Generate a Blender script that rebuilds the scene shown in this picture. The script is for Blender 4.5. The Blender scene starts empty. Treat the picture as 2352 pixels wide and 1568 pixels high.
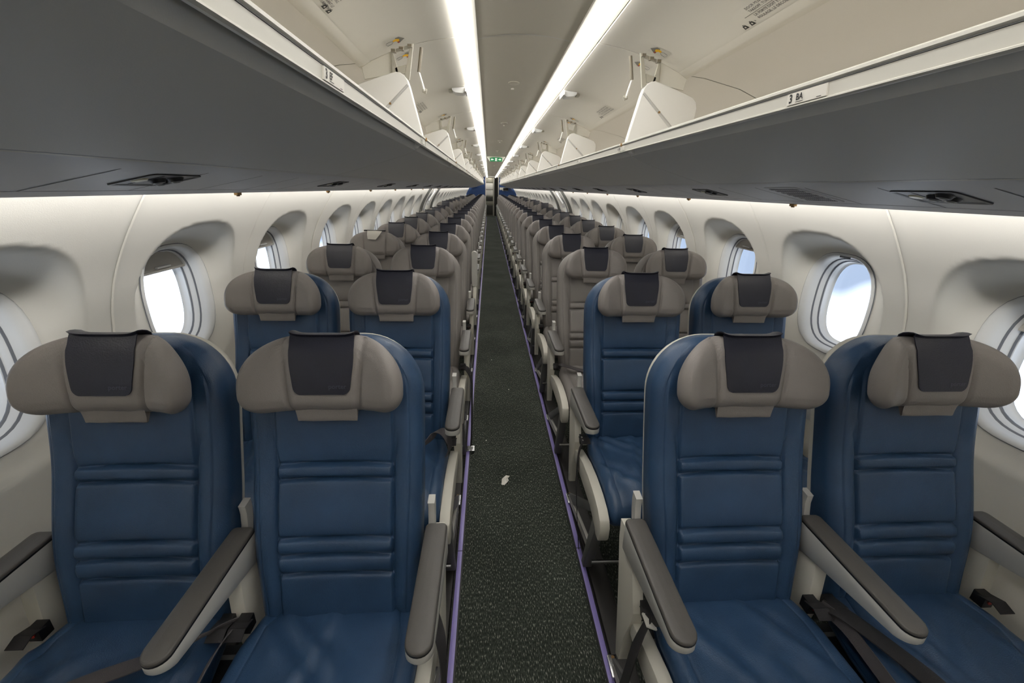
import bpy, bmesh, math, random
from mathutils import Vector, Matrix
random.seed(7)
PI = math.pi
SC = bpy.context.scene
COL = SC.collection

# ------------------------------------------------------------------ camera
cam_d = bpy.data.cameras.new('camera'); cam = bpy.data.objects.new('camera', cam_d); COL.objects.link(cam)
FPX, YAW, PIT, ROLL, XC, HC = 969.5, .0589, .3487, .0218, -.1357, 1.4713
cam_d.sensor_width = 36.0; cam_d.lens = 36.0 * FPX / 2352.0
cam_d.clip_start = .02; cam_d.clip_end = 200
F_ = Vector((math.sin(YAW)*math.cos(PIT), math.cos(YAW)*math.cos(PIT), -math.sin(PIT)))
R_ = Vector((math.cos(YAW), -math.sin(YAW), 0)); U_ = R_.cross(F_)
R2 = R_*math.cos(ROLL) + U_*math.sin(ROLL); U2 = -R_*math.sin(ROLL) + U_*math.cos(ROLL)
M = Matrix((R2, U2, -F_)).transposed().to_4x4(); M.translation = (XC, 0, HC)
cam.matrix_world = M
SC.camera = cam

# ------------------------------------------------------------------ world: overcast winter sky over bright ground
W = bpy.data.worlds.new('sky'); SC.world = W; W.use_nodes = True
nt = W.node_tree; nt.nodes.clear()
wo = nt.nodes.new('ShaderNodeOutputWorld'); bg = nt.nodes.new('ShaderNodeBackground')
tc = nt.nodes.new('ShaderNodeTexCoord'); sp = nt.nodes.new('ShaderNodeSeparateXYZ')
nz = nt.nodes.new('ShaderNodeTexNoise'); nz.inputs['Scale'].default_value = 2.2; nz.inputs['Detail'].default_value = 3
ad = nt.nodes.new('ShaderNodeMath'); ad.operation = 'MULTIPLY_ADD'; ad.inputs[1].default_value = .5; 
cr = nt.nodes.new('ShaderNodeValToRGB')
cr.color_ramp.elements[0].position = .03; cr.color_ramp.elements[0].color = (.86, .92, 1.0, 1)
cr.color_ramp.elements[1].position = .10; cr.color_ramp.elements[1].color = (.18, .22, .285, 1)
nt.links.new(tc.outputs['Generated'], sp.inputs[0]); nt.links.new(tc.outputs['Generated'], nz.inputs['Vector'])
nt.links.new(nz.outputs['Fac'], ad.inputs[0]); nt.links.new(sp.outputs['Z'], ad.inputs[2])
nt.links.new(ad.outputs[0], cr.inputs[0]); nt.links.new(cr.outputs[0], bg.inputs['Color'])
bg.inputs['Strength'].default_value = 3.3
nt.links.new(bg.outputs[0], wo.inputs[0])

SC.view_settings.view_transform = 'Standard'; SC.view_settings.look = 'None'
SC.view_settings.exposure = 0.0; SC.view_settings.gamma = 1.0; SC.view_settings.use_curve_mapping = False
LIGHT_CEIL = 14.5      # ceiling light strips
LIGHT_WALL = 42.0      # side wall wash strips behind the bins
cy = SC.cycles
cy.max_bounces = 7; cy.diffuse_bounces = 5; cy.glossy_bounces = 3; cy.transmission_bounces = 4; cy.transparent_max_bounces = 8
cy.caustics_reflective = False; cy.caustics_refractive = False; cy.sample_clamp_indirect = 4.0
cy.use_adaptive_sampling = True; cy.adaptive_threshold = .02; cy.use_denoising = True

# ------------------------------------------------------------------ materials
def lin(c):
    return tuple((x/255/12.92 if x/255 <= .04045 else ((x/255+.055)/1.055)**2.4) for x in c) + (1,)
def mat(name, rgb, rough=.5, metal=0, spec=.5, bump=0, bscale=200, emit=None, estr=0, mottled=0, mscale=6, detail=3, coat=0):
    m = bpy.data.materials.new(name); m.use_nodes = True
    n = m.node_tree.nodes; L = m.node_tree.links; b = n['Principled BSDF']
    b.inputs['Base Color'].default_value = lin(rgb); b.inputs['Roughness'].default_value = rough
    b.inputs['Metallic'].default_value = metal; b.inputs['Specular IOR Level'].default_value = spec
    if coat: b.inputs['Coat Weight'].default_value = coat
    t = n.new('ShaderNodeTexCoord')
    if bump:
        z = n.new('ShaderNodeTexNoise'); z.inputs['Scale'].default_value = bscale; z.inputs['Detail'].default_value = detail
        p = n.new('ShaderNodeBump'); p.inputs['Strength'].default_value = bump; p.inputs['Distance'].default_value = .002
        L.new(t.outputs['Object'], z.inputs['Vector']); L.new(z.outputs['Fac'], p.inputs['Height']); L.new(p.outputs[0], b.inputs['Normal'])
    if mottled:
        z = n.new('ShaderNodeTexNoise'); z.inputs['Scale'].default_value = mscale; z.inputs['Detail'].default_value = 4
        r = n.new('ShaderNodeMapRange'); r.inputs['From Min'].default_value = .3; r.inputs['From Max'].default_value = .7
        r.inputs['To Min'].default_value = 1-mottled; r.inputs['To Max'].default_value = 1+mottled
        x = n.new('ShaderNodeMix'); x.data_type = 'RGBA'; x.blend_type = 'MULTIPLY'; x.inputs[0].default_value = 1
        x.inputs[6].default_value = lin(rgb)
        L.new(t.outputs['Object'], z.inputs['Vector']); L.new(z.outputs['Fac'], r.inputs['Value']); L.new(r.outputs[0], x.inputs[7])
        L.new(x.outputs[2], b.inputs['Base Color'])
    if emit:
        b.inputs['Emission Color'].default_value = emit + (1,) if len(emit) == 3 else emit
        b.inputs['Emission Strength'].default_value = estr
    return m
BLUE = mat('blue_leather', (44, 70, 101), .37, spec=.5, bump=.35, bscale=420, mottled=.16, mscale=8)
GREY = mat('grey_leather', (132, 127, 124), .5, spec=.4, bump=.35, bscale=420, mottled=.06, mscale=5)
GHEAD = mat('headrest_leather', (134, 128, 125), .5, spec=.4, bump=.35, bscale=420, mottled=.05, mscale=7)
DARK = mat('dark_cover_leather', (29, 30, 43), .40, spec=.5, bump=.3, bscale=300, mottled=.12, mscale=12)
EMBOSS = mat('embossed_letters', (58, 58, 72), .4)
CREAM = mat('cream_plastic', (214, 210, 198), .5, bump=.08, bscale=600)
FRAMEP = mat('armrest_plastic', (200, 198, 192), .42)
PAD = mat('armrest_pad', (80, 77, 74), .45, bump=.2, bscale=700)
BLACK = mat('black_plastic', (18, 18, 20), .45)
GREYMETAL = mat('leg_metal', (120, 120, 118), .45, metal=.3)
STEEL = mat('steel', (190, 190, 190), .25, metal=1)
BELT = mat('belt_webbing', (78, 74, 76), .75, bump=.5, bscale=900)
BELTD = mat('dark_belt_webbing', (38, 36, 38), .7, bump=.5, bscale=900)
RED = mat('red_button', (200, 40, 20), .4)
WALL = mat('wall_panel', (226, 223, 215), .55, bump=.12, bscale=420)
WSEAM = mat('panel_seam', (240, 236, 226), .4)
WINF = mat('window_frame_plastic', (224, 224, 222), .42)
GASK = mat('window_gasket', (112, 115, 122), .6)
SHADE = mat('window_shade', (178, 174, 166), .5)
BINO = mat('bin_shell_grey', (196, 195, 191), .55, bump=.1, bscale=500)
PSUP = mat('service_channel_grey', (196, 196, 198), .5, bump=.05, bscale=500)
GROOVE = mat('groove_grey', (70, 70, 70), .7)
GROOVEL = mat('slot_grey', (118, 118, 120), .7)
RAIL = mat('bin_rail', (205, 202, 192), .38)
BIND = mat('bin_door_cream', (228, 224, 213), .5)
BINI = mat('bin_interior', (236, 232, 224), .55)
DIVM = mat('bin_divider_white', (240, 238, 232), .4)
CEIL = mat('ceiling_panel', (192, 187, 173), .5)
BRK = mat('bracket_metal', (176, 172, 158), .45, metal=.2)
BRK2 = mat('bracket_dark', (120, 112, 96), .5, metal=.2)
PLACW = mat('placard_white', (222, 218, 208), .5)
INK = mat('print_black', (30, 28, 26), .6)
PGREY = mat('print_grey', (120, 118, 112), .6)
PYEL = mat('print_yellow', (236, 182, 20), .6)
PRED = mat('print_red', (170, 50, 40), .6)
LED = mat('led_diffuser', (255, 255, 255), .5, emit=(1.0, .98, .945), estr=LIGHT_CEIL)
LEDW = mat('wall_led', (255, 255, 255), .5, emit=(1.0, .985, .955), estr=LIGHT_WALL)
BULK = mat('blue_bulkhead', (16, 54, 104), .45)
SCREEN = mat('dark_screen', (14, 12, 10), .2)
EXITG = mat('exit_green', (10, 120, 66), .4, emit=lin((10, 128, 70))[:3], estr=.35)
EXITW = mat('exit_white', (240, 250, 244), .4, emit=(.9, 1, .93), estr=.5)
PURPLE = mat('photoluminescent_strip', (150, 138, 205), .35, coat=.2)
TRACKD = mat('track_cover', (38, 36, 34), .5, bump=.15, bscale=300)
PAPER = mat('paper', (236, 232, 222), .7)
DGREY = mat('exit_frame_grey', (104, 104, 100), .5)
GAL = mat('galley_steel', (150, 146, 130), .45, metal=.2)
GALD = mat('galley_dark', (50, 48, 42), .5)
BRASS = mat('dull_brass', (150, 120, 80), .4, metal=.6)
PSUD = mat('unit_plate_grey', (70, 70, 77), .45)
LENS = mat('reading_lens', (200, 196, 170), .3)

def carpet():
    m = bpy.data.materials.new('aisle_carpet'); m.use_nodes = True
    n = m.node_tree.nodes; L = m.node_tree.links; b = n['Principled BSDF']; b.inputs['Roughness'].default_value = .95
    b.inputs['Specular IOR Level'].default_value = .15
    t = n.new('ShaderNodeTexCoord'); mp = n.new('ShaderNodeMapping'); mp.inputs['Scale'].default_value = (300, 80, 1)
    z = n.new('ShaderNodeTexNoise'); z.inputs['Scale'].default_value = 1; z.inputs['Detail'].default_value = 1.5
    L.new(t.outputs['Object'], mp.inputs[0]); L.new(mp.outputs[0], z.inputs['Vector'])
    r = n.new('ShaderNodeValToRGB'); e = r.color_ramp.elements
    e[0].position = .42; e[0].color = lin((45, 50, 44)); e[1].position = .72; e[1].color = lin((156, 156, 146))
    k = r.color_ramp.elements.new(.60); k.color = lin((70, 75, 69))
    L.new(z.outputs['Fac'], r.inputs[0])
    z2 = n.new('ShaderNodeTexNoise'); z2.inputs['Scale'].default_value = 2.2; z2.inputs['Detail'].default_value = 5
    L.new(t.outputs['Object'], z2.inputs['Vector'])
    r2 = n.new('ShaderNodeMapRange'); r2.inputs['From Min'].default_value = .35; r2.inputs['From Max'].default_value = .65
    r2.inputs['To Min'].default_value = .78; r2.inputs['To Max'].default_value = 1.15
    L.new(z2.outputs['Fac'], r2.inputs['Value'])
    x = n.new('ShaderNodeMix'); x.data_type = 'RGBA'; x.blend_type = 'MULTIPLY'; x.inputs[0].default_value = 1
    L.new(r.outputs[0], x.inputs[6]); L.new(r2.outputs[0], x.inputs[7]); L.new(x.outputs[2], b.inputs['Base Color'])
    p = n.new('ShaderNodeBump'); p.inputs['Strength'].default_value = .6; p.inputs['Distance'].default_value = .003
    L.new(z.outputs['Fac'], p.inputs['Height']); L.new(p.outputs[0], b.inputs['Normal'])
    return m
CARPET = carpet()
def glassmat():
    m = bpy.data.materials.new('window_glass'); m.use_nodes = True
    n = m.node_tree.nodes; L = m.node_tree.links; n.clear()
    o = n.new('ShaderNodeOutputMaterial'); mx = n.new('ShaderNodeMixShader'); mx.inputs[0].default_value = .06
    a = n.new('ShaderNodeBsdfTransparent'); a.inputs[0].default_value = (.95, .97, 1, 1)
    g = n.new('ShaderNodeBsdfGlossy'); g.inputs['Roughness'].default_value = .05
    L.new(a.outputs[0], mx.inputs[1]); L.new(g.outputs[0], mx.inputs[2]); L.new(mx.outputs[0], o.inputs[0])
    return m
GLASS = glassmat()

# ------------------------------------------------------------------ mesh helpers
class MB:
    def __init__(s): s.v = []; s.f = []; s.m = []; s.mats = []
    def mi(s, m):
        if m not in s.mats: s.mats.append(m)
        return s.mats.index(m)
    def add(s, vs, fs, m):
        b = len(s.v); k = s.mi(m); s.v += [tuple(v) for v in vs]
        for f in fs: s.f.append([b+i for i in f]); s.m.append(k)
        return s
    def grid(s, rows, m, close_u=False, close_v=False, flip=False):
        nr, nc = len(rows), len(rows[0]); fs = []
        for i in range(nr if close_v else nr-1):
            for j in range(nc if close_u else nc-1):
                a, b_, c, d = i*nc+j, i*nc+(j+1) % nc, ((i+1) % nr)*nc+(j+1) % nc, ((i+1) % nr)*nc+j
                fs.append([a, d, c, b_] if flip else [a, b_, c, d])
        return s.add([p for r in rows for p in r], fs, m)
    def box(s, c, d, m, R=None):
        vs = []
        for x in (-1, 1):
            for y in (-1, 1):
                for z in (-1, 1):
                    v = Vector((x*d[0]/2, y*d[1]/2, z*d[2]/2))
                    if R: v = R @ v
                    vs.append(v + Vector(c))
        return s.add(vs, [[0,1,3,2],[4,6,7,5],[0,4,5,1],[2,3,7,6],[0,2,6,4],[1,5,7,3]], m)
    def prism(s, poly, fa, fb, m):       # poly: list of 2d; fa/fb map 2d point -> 3d for the two caps
        n = len(poly); vs = [fa(*p) for p in poly] + [fb(*p) for p in poly]
        fs = [list(range(n))[::-1], list(range(n, 2*n))] + [[i, (i+1) % n, n+(i+1) % n, n+i] for i in range(n)]
        return s.add(vs, fs, m)
    def tube(s, pts, r, m, n=10, cap=True):
        pts = [Vector(p) for p in pts]; rows = []
        for i, p in enumerate(pts):
            d = (pts[min(i+1, len(pts)-1)] - pts[max(i-1, 0)]).normalized()
            a = d.cross(Vector((0, 0, 1)) if abs(d.z) < .9 else Vector((1, 0, 0))).normalized(); b_ = d.cross(a)
            rr = r[i] if isinstance(r, (list, tuple)) else r
            rows.append([p + (a*math.cos(2*PI*k/n) + b_*math.sin(2*PI*k/n))*rr for k in range(n)])
        s.grid(rows, m, close_u=True)
        if cap: s.add(rows[0], [list(range(n))], m); s.add(rows[-1], [list(range(n))[::-1]], m)
        return s
    def ribbon(s, pts, wds, th, m):      # strap along pts, half width vectors wds
        rows = []
        P = [Vector(p) for p in pts]; Wv = [Vector(w) for w in wds]
        for i, p in enumerate(P):
            d = (P[min(i+1, len(P)-1)] - P[max(i-1, 0)]).normalized(); nn = d.cross(Wv[i]).normalized()*th/2
            rows.append([p-Wv[i]+nn, p+Wv[i]+nn, p+Wv[i]-nn, p-Wv[i]-nn])
        s.grid(rows, m, close_u=True); s.add(rows[0], [[0,1,2,3]], m); s.add(rows[-1], [[3,2,1,0]], m)
        return s
    def text(s, txt, o, ux, uy, h, m, ext=.0003, align='LEFT', bold=0):
        cu = bpy.data.curves.new('t', 'FONT'); cu.body = txt; cu.size = 1.0; cu.align_x = align; cu.offset = bold
        cu.resolution_u = 2
        ob = bpy.data.objects.new('t', cu); COL.objects.link(ob)
        me = bpy.data.meshes.new_from_object(ob.evaluated_get(bpy.context.evaluated_depsgraph_get()))
        o, ux, uy = Vector(o), Vector(ux), Vector(uy); n = ux.cross(uy)
        s.add([o + ux*(v.co.x*h) + uy*(v.co.y*h) + n*ext for v in me.vertices], [list(p.vertices) for p in me.polygons], m)
        bpy.data.objects.remove(ob); bpy.data.curves.remove(cu); bpy.data.meshes.remove(me)
        return s
    def mesh(s, name, bevel=0, seg=2, ang=35, smooth=True, weld=False, fix=True):
        me = bpy.data.meshes.new(name); me.from_pydata([tuple(v) for v in s.v], [], s.f)
        for m in s.mats: me.materials.append(m)
        for p, k in zip(me.polygons, s.m): p.material_index = k
        bm = bmesh.new(); bm.from_mesh(me)
        if weld: bmesh.ops.remove_doubles(bm, verts=bm.verts, dist=1e-5)
        if fix: bmesh.ops.recalc_face_normals(bm, faces=bm.faces)
        if bevel:
            ed = [e for e in bm.edges if len(e.link_faces) == 2 and e.calc_face_angle(0) > math.radians(30)]
            bmesh.ops.bevel(bm, geom=ed, offset=bevel, segments=seg, profile=.6, affect='EDGES', clamp_overlap=True)
        bm.to_mesh(me); bm.free()
        if smooth:
            me.polygons.foreach_set('use_smooth', [True]*len(me.polygons)); me.set_sharp_from_angle(angle=math.radians(ang))
        me.update(); return me
    def obj(s, name, parent=None, **k):
        return link(name, s.mesh(name, **k), parent)
def link(name, me, parent=None, loc=None):
    o = bpy.data.objects.new(name, me); COL.objects.link(o)
    if parent: o.parent = parent
    if loc: o.location = loc
    return o
def tag(o, label, cat, group=None, kind=None):
    o['label'] = label; o['category'] = cat
    if group: o['group'] = group
    if kind: o['kind'] = kind
    return o
def struct(o): o['kind'] = 'structure'; return o
def empty(name, loc, rz=0):
    o = bpy.data.objects.new(name, None); COL.objects.link(o); o.location = loc; o.rotation_euler.z = rz; o.empty_display_size = .1
    return o
def copy_tree(o, parent=None):
    c = o.copy(); COL.objects.link(c)
    if parent: c.parent = parent
    for ch in [x for x in SC.objects if x.parent == o and x != c] if False else list(o.children): copy_tree(ch, c)
    return c
def ss(x): x = max(0., min(1., x)); return x*x*(3-2*x)
def lerp(a, b, t): return a+(b-a)*t
def interp(tab, x):
    if x <= tab[0][0]: return tab[0][1]
    for (a, b), (c, d) in zip(tab, tab[1:]):
        if x <= c: return b+(d-b)*(x-a)/(c-a)
    return tab[-1][1]
def spl(tab, x):      # Catmull-Rom through table
    n = len(tab)
    if x <= tab[0][0]: return tab[0][1]
    if x >= tab[-1][0]: return tab[-1][1]
    for i in range(n-1):
        if x <= tab[i+1][0]:
            x0, y0 = tab[i]; x1, y1 = tab[i+1]; h = x1-x0; t = (x-x0)/h
            m0 = (y1-tab[i-1][1])/(x1-tab[i-1][0]) if i else (y1-y0)/h
            m1 = (tab[i+2][1]-y0)/(tab[i+2][0]-x0) if i+2 < n else (y1-y0)/h
            return (2*t**3-3*t**2+1)*y0+(t**3-2*t**2+t)*h*m0+(-2*t**3+3*t**2)*y1+(t**3-t**2)*h*m1

# ================================================================== THE SETTING
Y0, Y1 = -1.32, 23.32
ORD = ['first','second','third','fourth','fifth','sixth','seventh','eighth','ninth','tenth','eleventh','twelfth','thirteenth','fourteenth','fifteenth','sixteenth','seventeenth','eighteenth','nineteenth','twentieth','twenty-first','twenty-second','twenty-third','twenty-fourth','twenty-fifth','twenty-sixth','twenty-seventh','twenty-eighth','twenty-ninth','thirtieth']

# floor
m = MB(); m.add([(-1.25, Y0, 0), (1.25, Y0, 0), (1.25, 26, 0), (-1.25, 26, 0)], [[0,1,2,3]], CARPET); m.add([(-1.25, Y0, -.05), (1.25, Y0, -.05), (1.25, 26, -.05), (-1.25, 26, -.05)], [[3,2,1,0]], TRACKD)
struct(m.obj('floor'))
# photoluminescent strips, track covers
for s, sd in ((-1, 'left'), (1, 'right')):
    root = empty('floor_path_strip', (s*.256, 11, 0))
    tag(root, 'violet glow strip along the floor on the %s edge of the aisle' % sd, 'floor strip', 'floor path strips')
    m = MB(); m.box((0, 0, .003), (.030, 24.4, .006), BLACK); m.obj('strip_channel', root)
    m = MB()
    y = -1.2
    while y < 12.0:
        m.box((0, y+.65-11+.0, .006), (.019, 1.296, .004), PURPLE); y += 1.30
    y0 = y
    while y0 < 22.9: m.box((0, y0+.65-11, .006), (.019, 1.296, .004), PURPLE); y0 += 1.3
    m.obj('violet_insert', root, bevel=.0012)
    m = MB(); m.prism([(.272, 0), (.276, .012), (.345, .012), (.350, 0)], lambda x, z: (s*x, Y0+.05, z), lambda x, z: (s*x, Y1-.1, z), TRACKD)
    tag(m.obj('seat_track_cover', bevel=.003), 'dark seat track cover beside the %s floor strip' % sd, 'track cover', 'seat track covers')
    m = MB(); m.prism([(.98, 0), (.985, .012), (1.045, .012), (1.05, 0)], lambda x, z: (s*x, Y0+.05, z), lambda x, z: (s*x, Y1-.1, z), TRACKD)
    tag(m.obj('seat_track_cover', bevel=.003), 'dark seat track cover by the %s side wall' % sd, 'track cover', 'outer seat track covers')

# side walls
WP = [(0, 1.13), (.1, 1.19), (.3, 1.27), (.5, 1.315), (.7, 1.34), (.9, 1.342), (1.0, 1.334), (1.1, 1.313), (1.2, 1.275), (1.3, 1.219), (1.4, 1.152), (1.46, 1.106), (1.56, 1.03), (1.7, .93)]
def wallx(z): return spl(WP, z)
XB, ZW = 1.372, 1.022          # window bezel plane and window centre height
WIN = [-.57, .20, .965, 1.72, 2.495, 3.37, 4.14, 4.885, 5.62, 6.355, 7.09, 8.38, 9.66]
while WIN[-1] < 22.4: WIN.append(WIN[-1]+.76)
EX = 11                        # index of the exit hatch window
def sup(y, z, a, b, p): return (abs(y/a)**p + abs(z/b)**p)**(1/p)
def wall_mesh(s):
    m = MB(); edges = [Y0] + [(a+b)/2 for a, b in zip(WIN, WIN[1:])] + [Y1]
    edges[EX] = 7.62; edges[EX+1] = 9.12
    for k, yc in enumerate(WIN):
        a, b = edges[k], edges[k+1]; near = yc < 5
        ny = 84 if near else 30; nzs = 140 if near else 60
        # columns concentrated around the recess
        ys = [a + (b-a)*i/ny for i in range(ny+1)]; zs = [0 + 1.7*(i/nzs) for i in range(nzs+1)]
        rows = []; keep = []
        for z in zs:
            r = []
            for y in ys:
                x = wallx(z); d = sup(y-yc, z-ZW-.005, .285, .290, 2.8)
                q_ = max(0, min(1, (1.0-d)/.34)); t = (1-(1-q_)**2.4)
                x = x + max(0, XB-x)*t
                if k == EX:   # hatch panel slightly proud with soft border
                    pass
                e = min(y-a, b-y)
                if (k % 2 == 0 and y-a < .008) or (k % 2 == 1 and b-y < .008): x += .004*(1-e/.008)
                r.append((s*x, y, z))
            rows.append(r)
        nc = ny+1; fs = []
        for i in range(nzs):
            for j in range(ny):
                y = (ys[j]+ys[j+1])/2; z = (zs[i]+zs[i+1])/2
                if sup(y-yc, z-ZW, .186, .213, 2.7) < 1: continue
                q = [i*nc+j, i*nc+j+1, (i+1)*nc+j+1, (i+1)*nc+j]; fs.append(q if s > 0 else q[::-1])
        m.add([p for r in rows for p in r], fs, WALL if k != EX else DGREY if False else WALL)
    return m, edges
for s, sd in ((-1, 'left'), (1, 'right')):
    m, edges = wall_mesh(s)
    o = struct(m.obj('wall_%s' % sd, fix=False, ang=60))
    # thin seam strips between wall panels (every second joint)
    for j, yb in enumerate(edges[1:-1]):
        if j % 2 == 1 or j+1 in (EX, EX+1): continue
    t = MB()
    for j, yb in enumerate(edges):
        if j in (0, len(edges)-1, EX, EX+1) or j % 2 == 0: continue
        zz = [.02+1.5*i/30 for i in range(31)]
        rows = [[(s*(wallx(z)-.0012), yb-.005, z), (s*(wallx(z)-.0035), yb-.002, z), (s*(wallx(z)-.0035), yb+.002, z), (s*(wallx(z)-.0012), yb+.005, z)] for z in zz]
        t.grid(rows, WSEAM)
    struct(t.obj('trim_%d' % (1 if s < 0 else 2)))
# outer skin closing light leaks between cabin liner and outside
# ------------------------------------------------------------------ windows
def ring(a, b, x, n=48, p=2.7, dz=0):
    out = []
    for i in range(n):
        th = 2*PI*i/n; c, sn = math.cos(th), math.sin(th)
        r = 1/(abs(c)**p + abs(sn)**p)**(1/p)
        out.append((x, a*r*c, b*r*sn+dz))
    return out
def window_parts(s):
    P = {}
    def loft(defs, mt, name):
        m = MB(); m.grid([ring(a, b, s*x) for a, b, x in defs], mt, close_u=True, flip=s > 0); return m.mesh(name, fix=False, ang=50)
    P['window_frame'] = loft([(.193, .219, XB+.002), (.192, .218, XB-.004), (.190, .216, XB-.006), (.178, .209, XB-.005), (.166, .203, XB+.002), (.159, .200, XB+.012), (.154, .198, XB+.022), (.148, .195, XB+.030)], WINF, 'window_frame')
    P['window_liner'] = loft([(.1465, .194, XB+.031), (.141, .190, XB+.034), (.138, .1885, XB+.046), (.134, .186, XB+.050), (.132, .185, XB+.052), (.127, .183, XB+.055), (.125, .182, XB+.070), (.120, .178, XB+.076), (.114, .172, XB+.079)], WINF, 'window_liner')
    g = MB()
    for a, b, x in ((.1480, .1950, XB+.0285), (.1325, .1855, XB+.0500)):
        g.grid([ring(a+.0015, b+.0015, s*(x-.001)), ring(a-.0035, b-.0035, s*(x+.002)), ring(a-.0035, b-.0035, s*(x+.006))], GASK, close_u=True, flip=s > 0)
    g.grid([ring(.1935, .2195, s*(XB-.0035)), ring(.1915, .2175, s*(XB-.0058))], GASK, close_u=True, flip=s > 0)
    P['window_gasket'] = g.mesh('window_gasket', fix=False)
    m = MB(); r = ring(.118, .176, s*(XB+.078)); m.add(r, [list(range(len(r)))], GLASS); m.add([(p[0]+s*.004, p[1], p[2]) for p in r], [list(range(len(r)))[::-1]], GLASS)
    m.grid([r, [(p[0]+s*.004, p[1], p[2]) for p in r]], GLASS, close_u=True)
    P['pane'] = m.mesh('pane', smooth=False)
    return P
def shade_mesh(s, drop):       # drop: height of shade below top of opening
    m = MB(); a, b, x = .1395, .189, XB+.042; zt, zb = b, b-drop
    rows = []; p = 2.7
    for i in range(15):
        z = zb + (zt-zb)*(i/14)**.8; w = a*max(0, 1-abs(z/b)**p)**(1/p)
        rows.append([(s*(x+.0), w*u, z) for u in (-1, -.5, 0, .5, 1)])
    m.grid(rows, SHADE, flip=s < 0); m.grid([[(q[0]+s*.003, q[1], q[2]) for q in r] for r in rows], SHADE, flip=s > 0)
    w = a*max(0, 1-abs(zb/b)**p)**(1/p)
    m.box((s*(x-.002), 0, zb+.004), (.007, 2*w*.97, .009), SHADE)
    m.box((s*(x-.006), 0, zb+.018), (.010, .075, .007), WINF)
    return m.mesh('window_shade', bevel=.001)
SHD = {-1: {3: .075, 4: .085, 2: .05, 5: .03, 6: .04}, 1: {2: .10, 4: .06, 5: .09, 6: .05, 7: .26}}
wn = 0
for s, sd in ((-1, 'left'), (1, 'right')):
    P = window_parts(s)
    for k, yc in enumerate(WIN):
        wn += 1; r = struct(empty('window_%d' % wn, (0, yc, ZW)))
        for nme, me in P.items():
            o = link(nme, me, r)
        dr = SHD[s].get(k)
        if dr: link('window_shade', shade_mesh(s, dr), r)
        elif k < 7:
            t = MB(); t.box((s*(XB-.006), 0, .203), (.004, .055, .008), GASK); t.obj('shade_pull', r, bevel=.001)
# ------------------------------------------------------------------ over-wing exit hatches
dn = 0
for s, sd in ((-1, 'left'), (1, 'right')):
    dn += 1; r = struct(empty('door_%d' % dn, (0, 8.38, 0)))
    m = MB()
    for y0, y1 in ((-.80, -.60), (.56, .76)):
        zz = [.15+1.33*i/26 for i in range(27)]
        rows = [[(s*(wallx(z)-.002), y0, z), (s*(wallx(z)-.028), y0+.04, z), (s*(wallx(z)-.028), y1-.04, z), (s*(wallx(z)-.002), y1, z)] for z in zz]
        m.grid(rows, DGREY)
    m.obj('door_frame', r, ang=50)
    m = MB(); rows = [[(s*(wallx(z)-.030), -.50+.1*(z-1.2), z), (s*(wallx(z)-.036), -.46+.1*(z-1.2), z), (s*(wallx(z)-.030), -.42+.1*(z-1.2), z)] for z in [.9+.56*i/14 for i in range(15)]]
    m.grid(rows, GASK); m.obj('door_strut', r)
    m = MB(); m.tube([(s*(wallx(1.40)-.06), -.30, 1.40), (s*(wallx(1.30)-.06), -.34, 1.30), (s*(wallx(1.22)-.06), -.40, 1.22)], .016, WINF); m.box((s*(wallx(1.18)-.07), -.42, 1.18), (.05, .07, .05), WINF)
    m.obj('door_handle', r, bevel=.004)

# ------------------------------------------------------------------ ceiling
def cz(x): return 1.992 - .028*(x/.19)**2*.8
m = MB(); rows = []
for i, y in enumerate([Y0, Y1]): rows.append([(x, y, cz(x)) for x in [-.19+.38*j/16 for j in range(17)]])
m.grid(rows, CEIL)
# upper crown closing the cabin above the bins
prof = [(-1.12, 1.62), (-1.0, 1.86), (-.80, 2.02), (-.4, 2.1), (0, 2.12), (.4, 2.1), (.80, 2.02), (1.0, 1.86), (1.12, 1.62)]
m.grid([[(x, Y0, z) for x, z in prof], [(x, Y1+2.8, z) for x, z in prof]], CEIL)
# cross joints between ceiling panels
for k in range(-1, 14):
    y = 1.80+1.54*k
    m.grid([[(x, y-.003, cz(x)-.0012) for x in [-.185+.37*j/12 for j in range(13)]], [(x, y+.003, cz(x)-.0012) for x in [-.185+.37*j/12 for j in range(13)]]], BINO)
struct(m.obj('ceiling'))
for s, sd in ((-1, 'left'), (1, 'right')):
    r = empty('ceiling_light_strip', (s*.215-.008, 11, 1.965))
    tag(r, 'long glowing white ceiling light strip %s of the aisle centre' % sd, 'ceiling light', 'ceiling light strips')
    m = MB()
    m.prism([(-.0235, -.004), (-.021, -.011), (-.016, -.014), (.016, -.014), (.021, -.011), (.0235, -.004), (.0235, .012), (-.0235, .012)], lambda x, z: (x, Y0-11, z), lambda x, z: (x, Y1-11-.02, z), LED)
    m.obj('light_diffuser', r)
    m = MB(); m.prism([(-.046, .003), (-.046, .03), (.046, .03), (.046, .003), (.0245, .003), (.0245, .014), (-.0245, .014), (-.0245, .003)], lambda x, z: (x, Y0-11, z), lambda x, z: (x, Y1-11-.02, z), RAIL)
    m.obj('light_housing', r)
    r = empty('side_wall_light_strip', (s*.985, 11, 1.515))
    tag(r, 'hidden light strip washing the %s side wall from behind the bins' % sd, 'light strip', 'side wall light strips')
    m = MB(); n = Vector((s*.8, 0, -.6)); u = Vector((-s*.6, 0, -.8))*.012
    m.add([Vector((0, Y0-11, 0))-u, Vector((0, Y0-11, 0))+u, Vector((0, Y1-11-.1, 0))+u, Vector((0, Y1-11-.1, 0))-u], [[0,1,2,3]], LEDW)
    m.obj('light_diffuser', r, fix=False)

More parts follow.
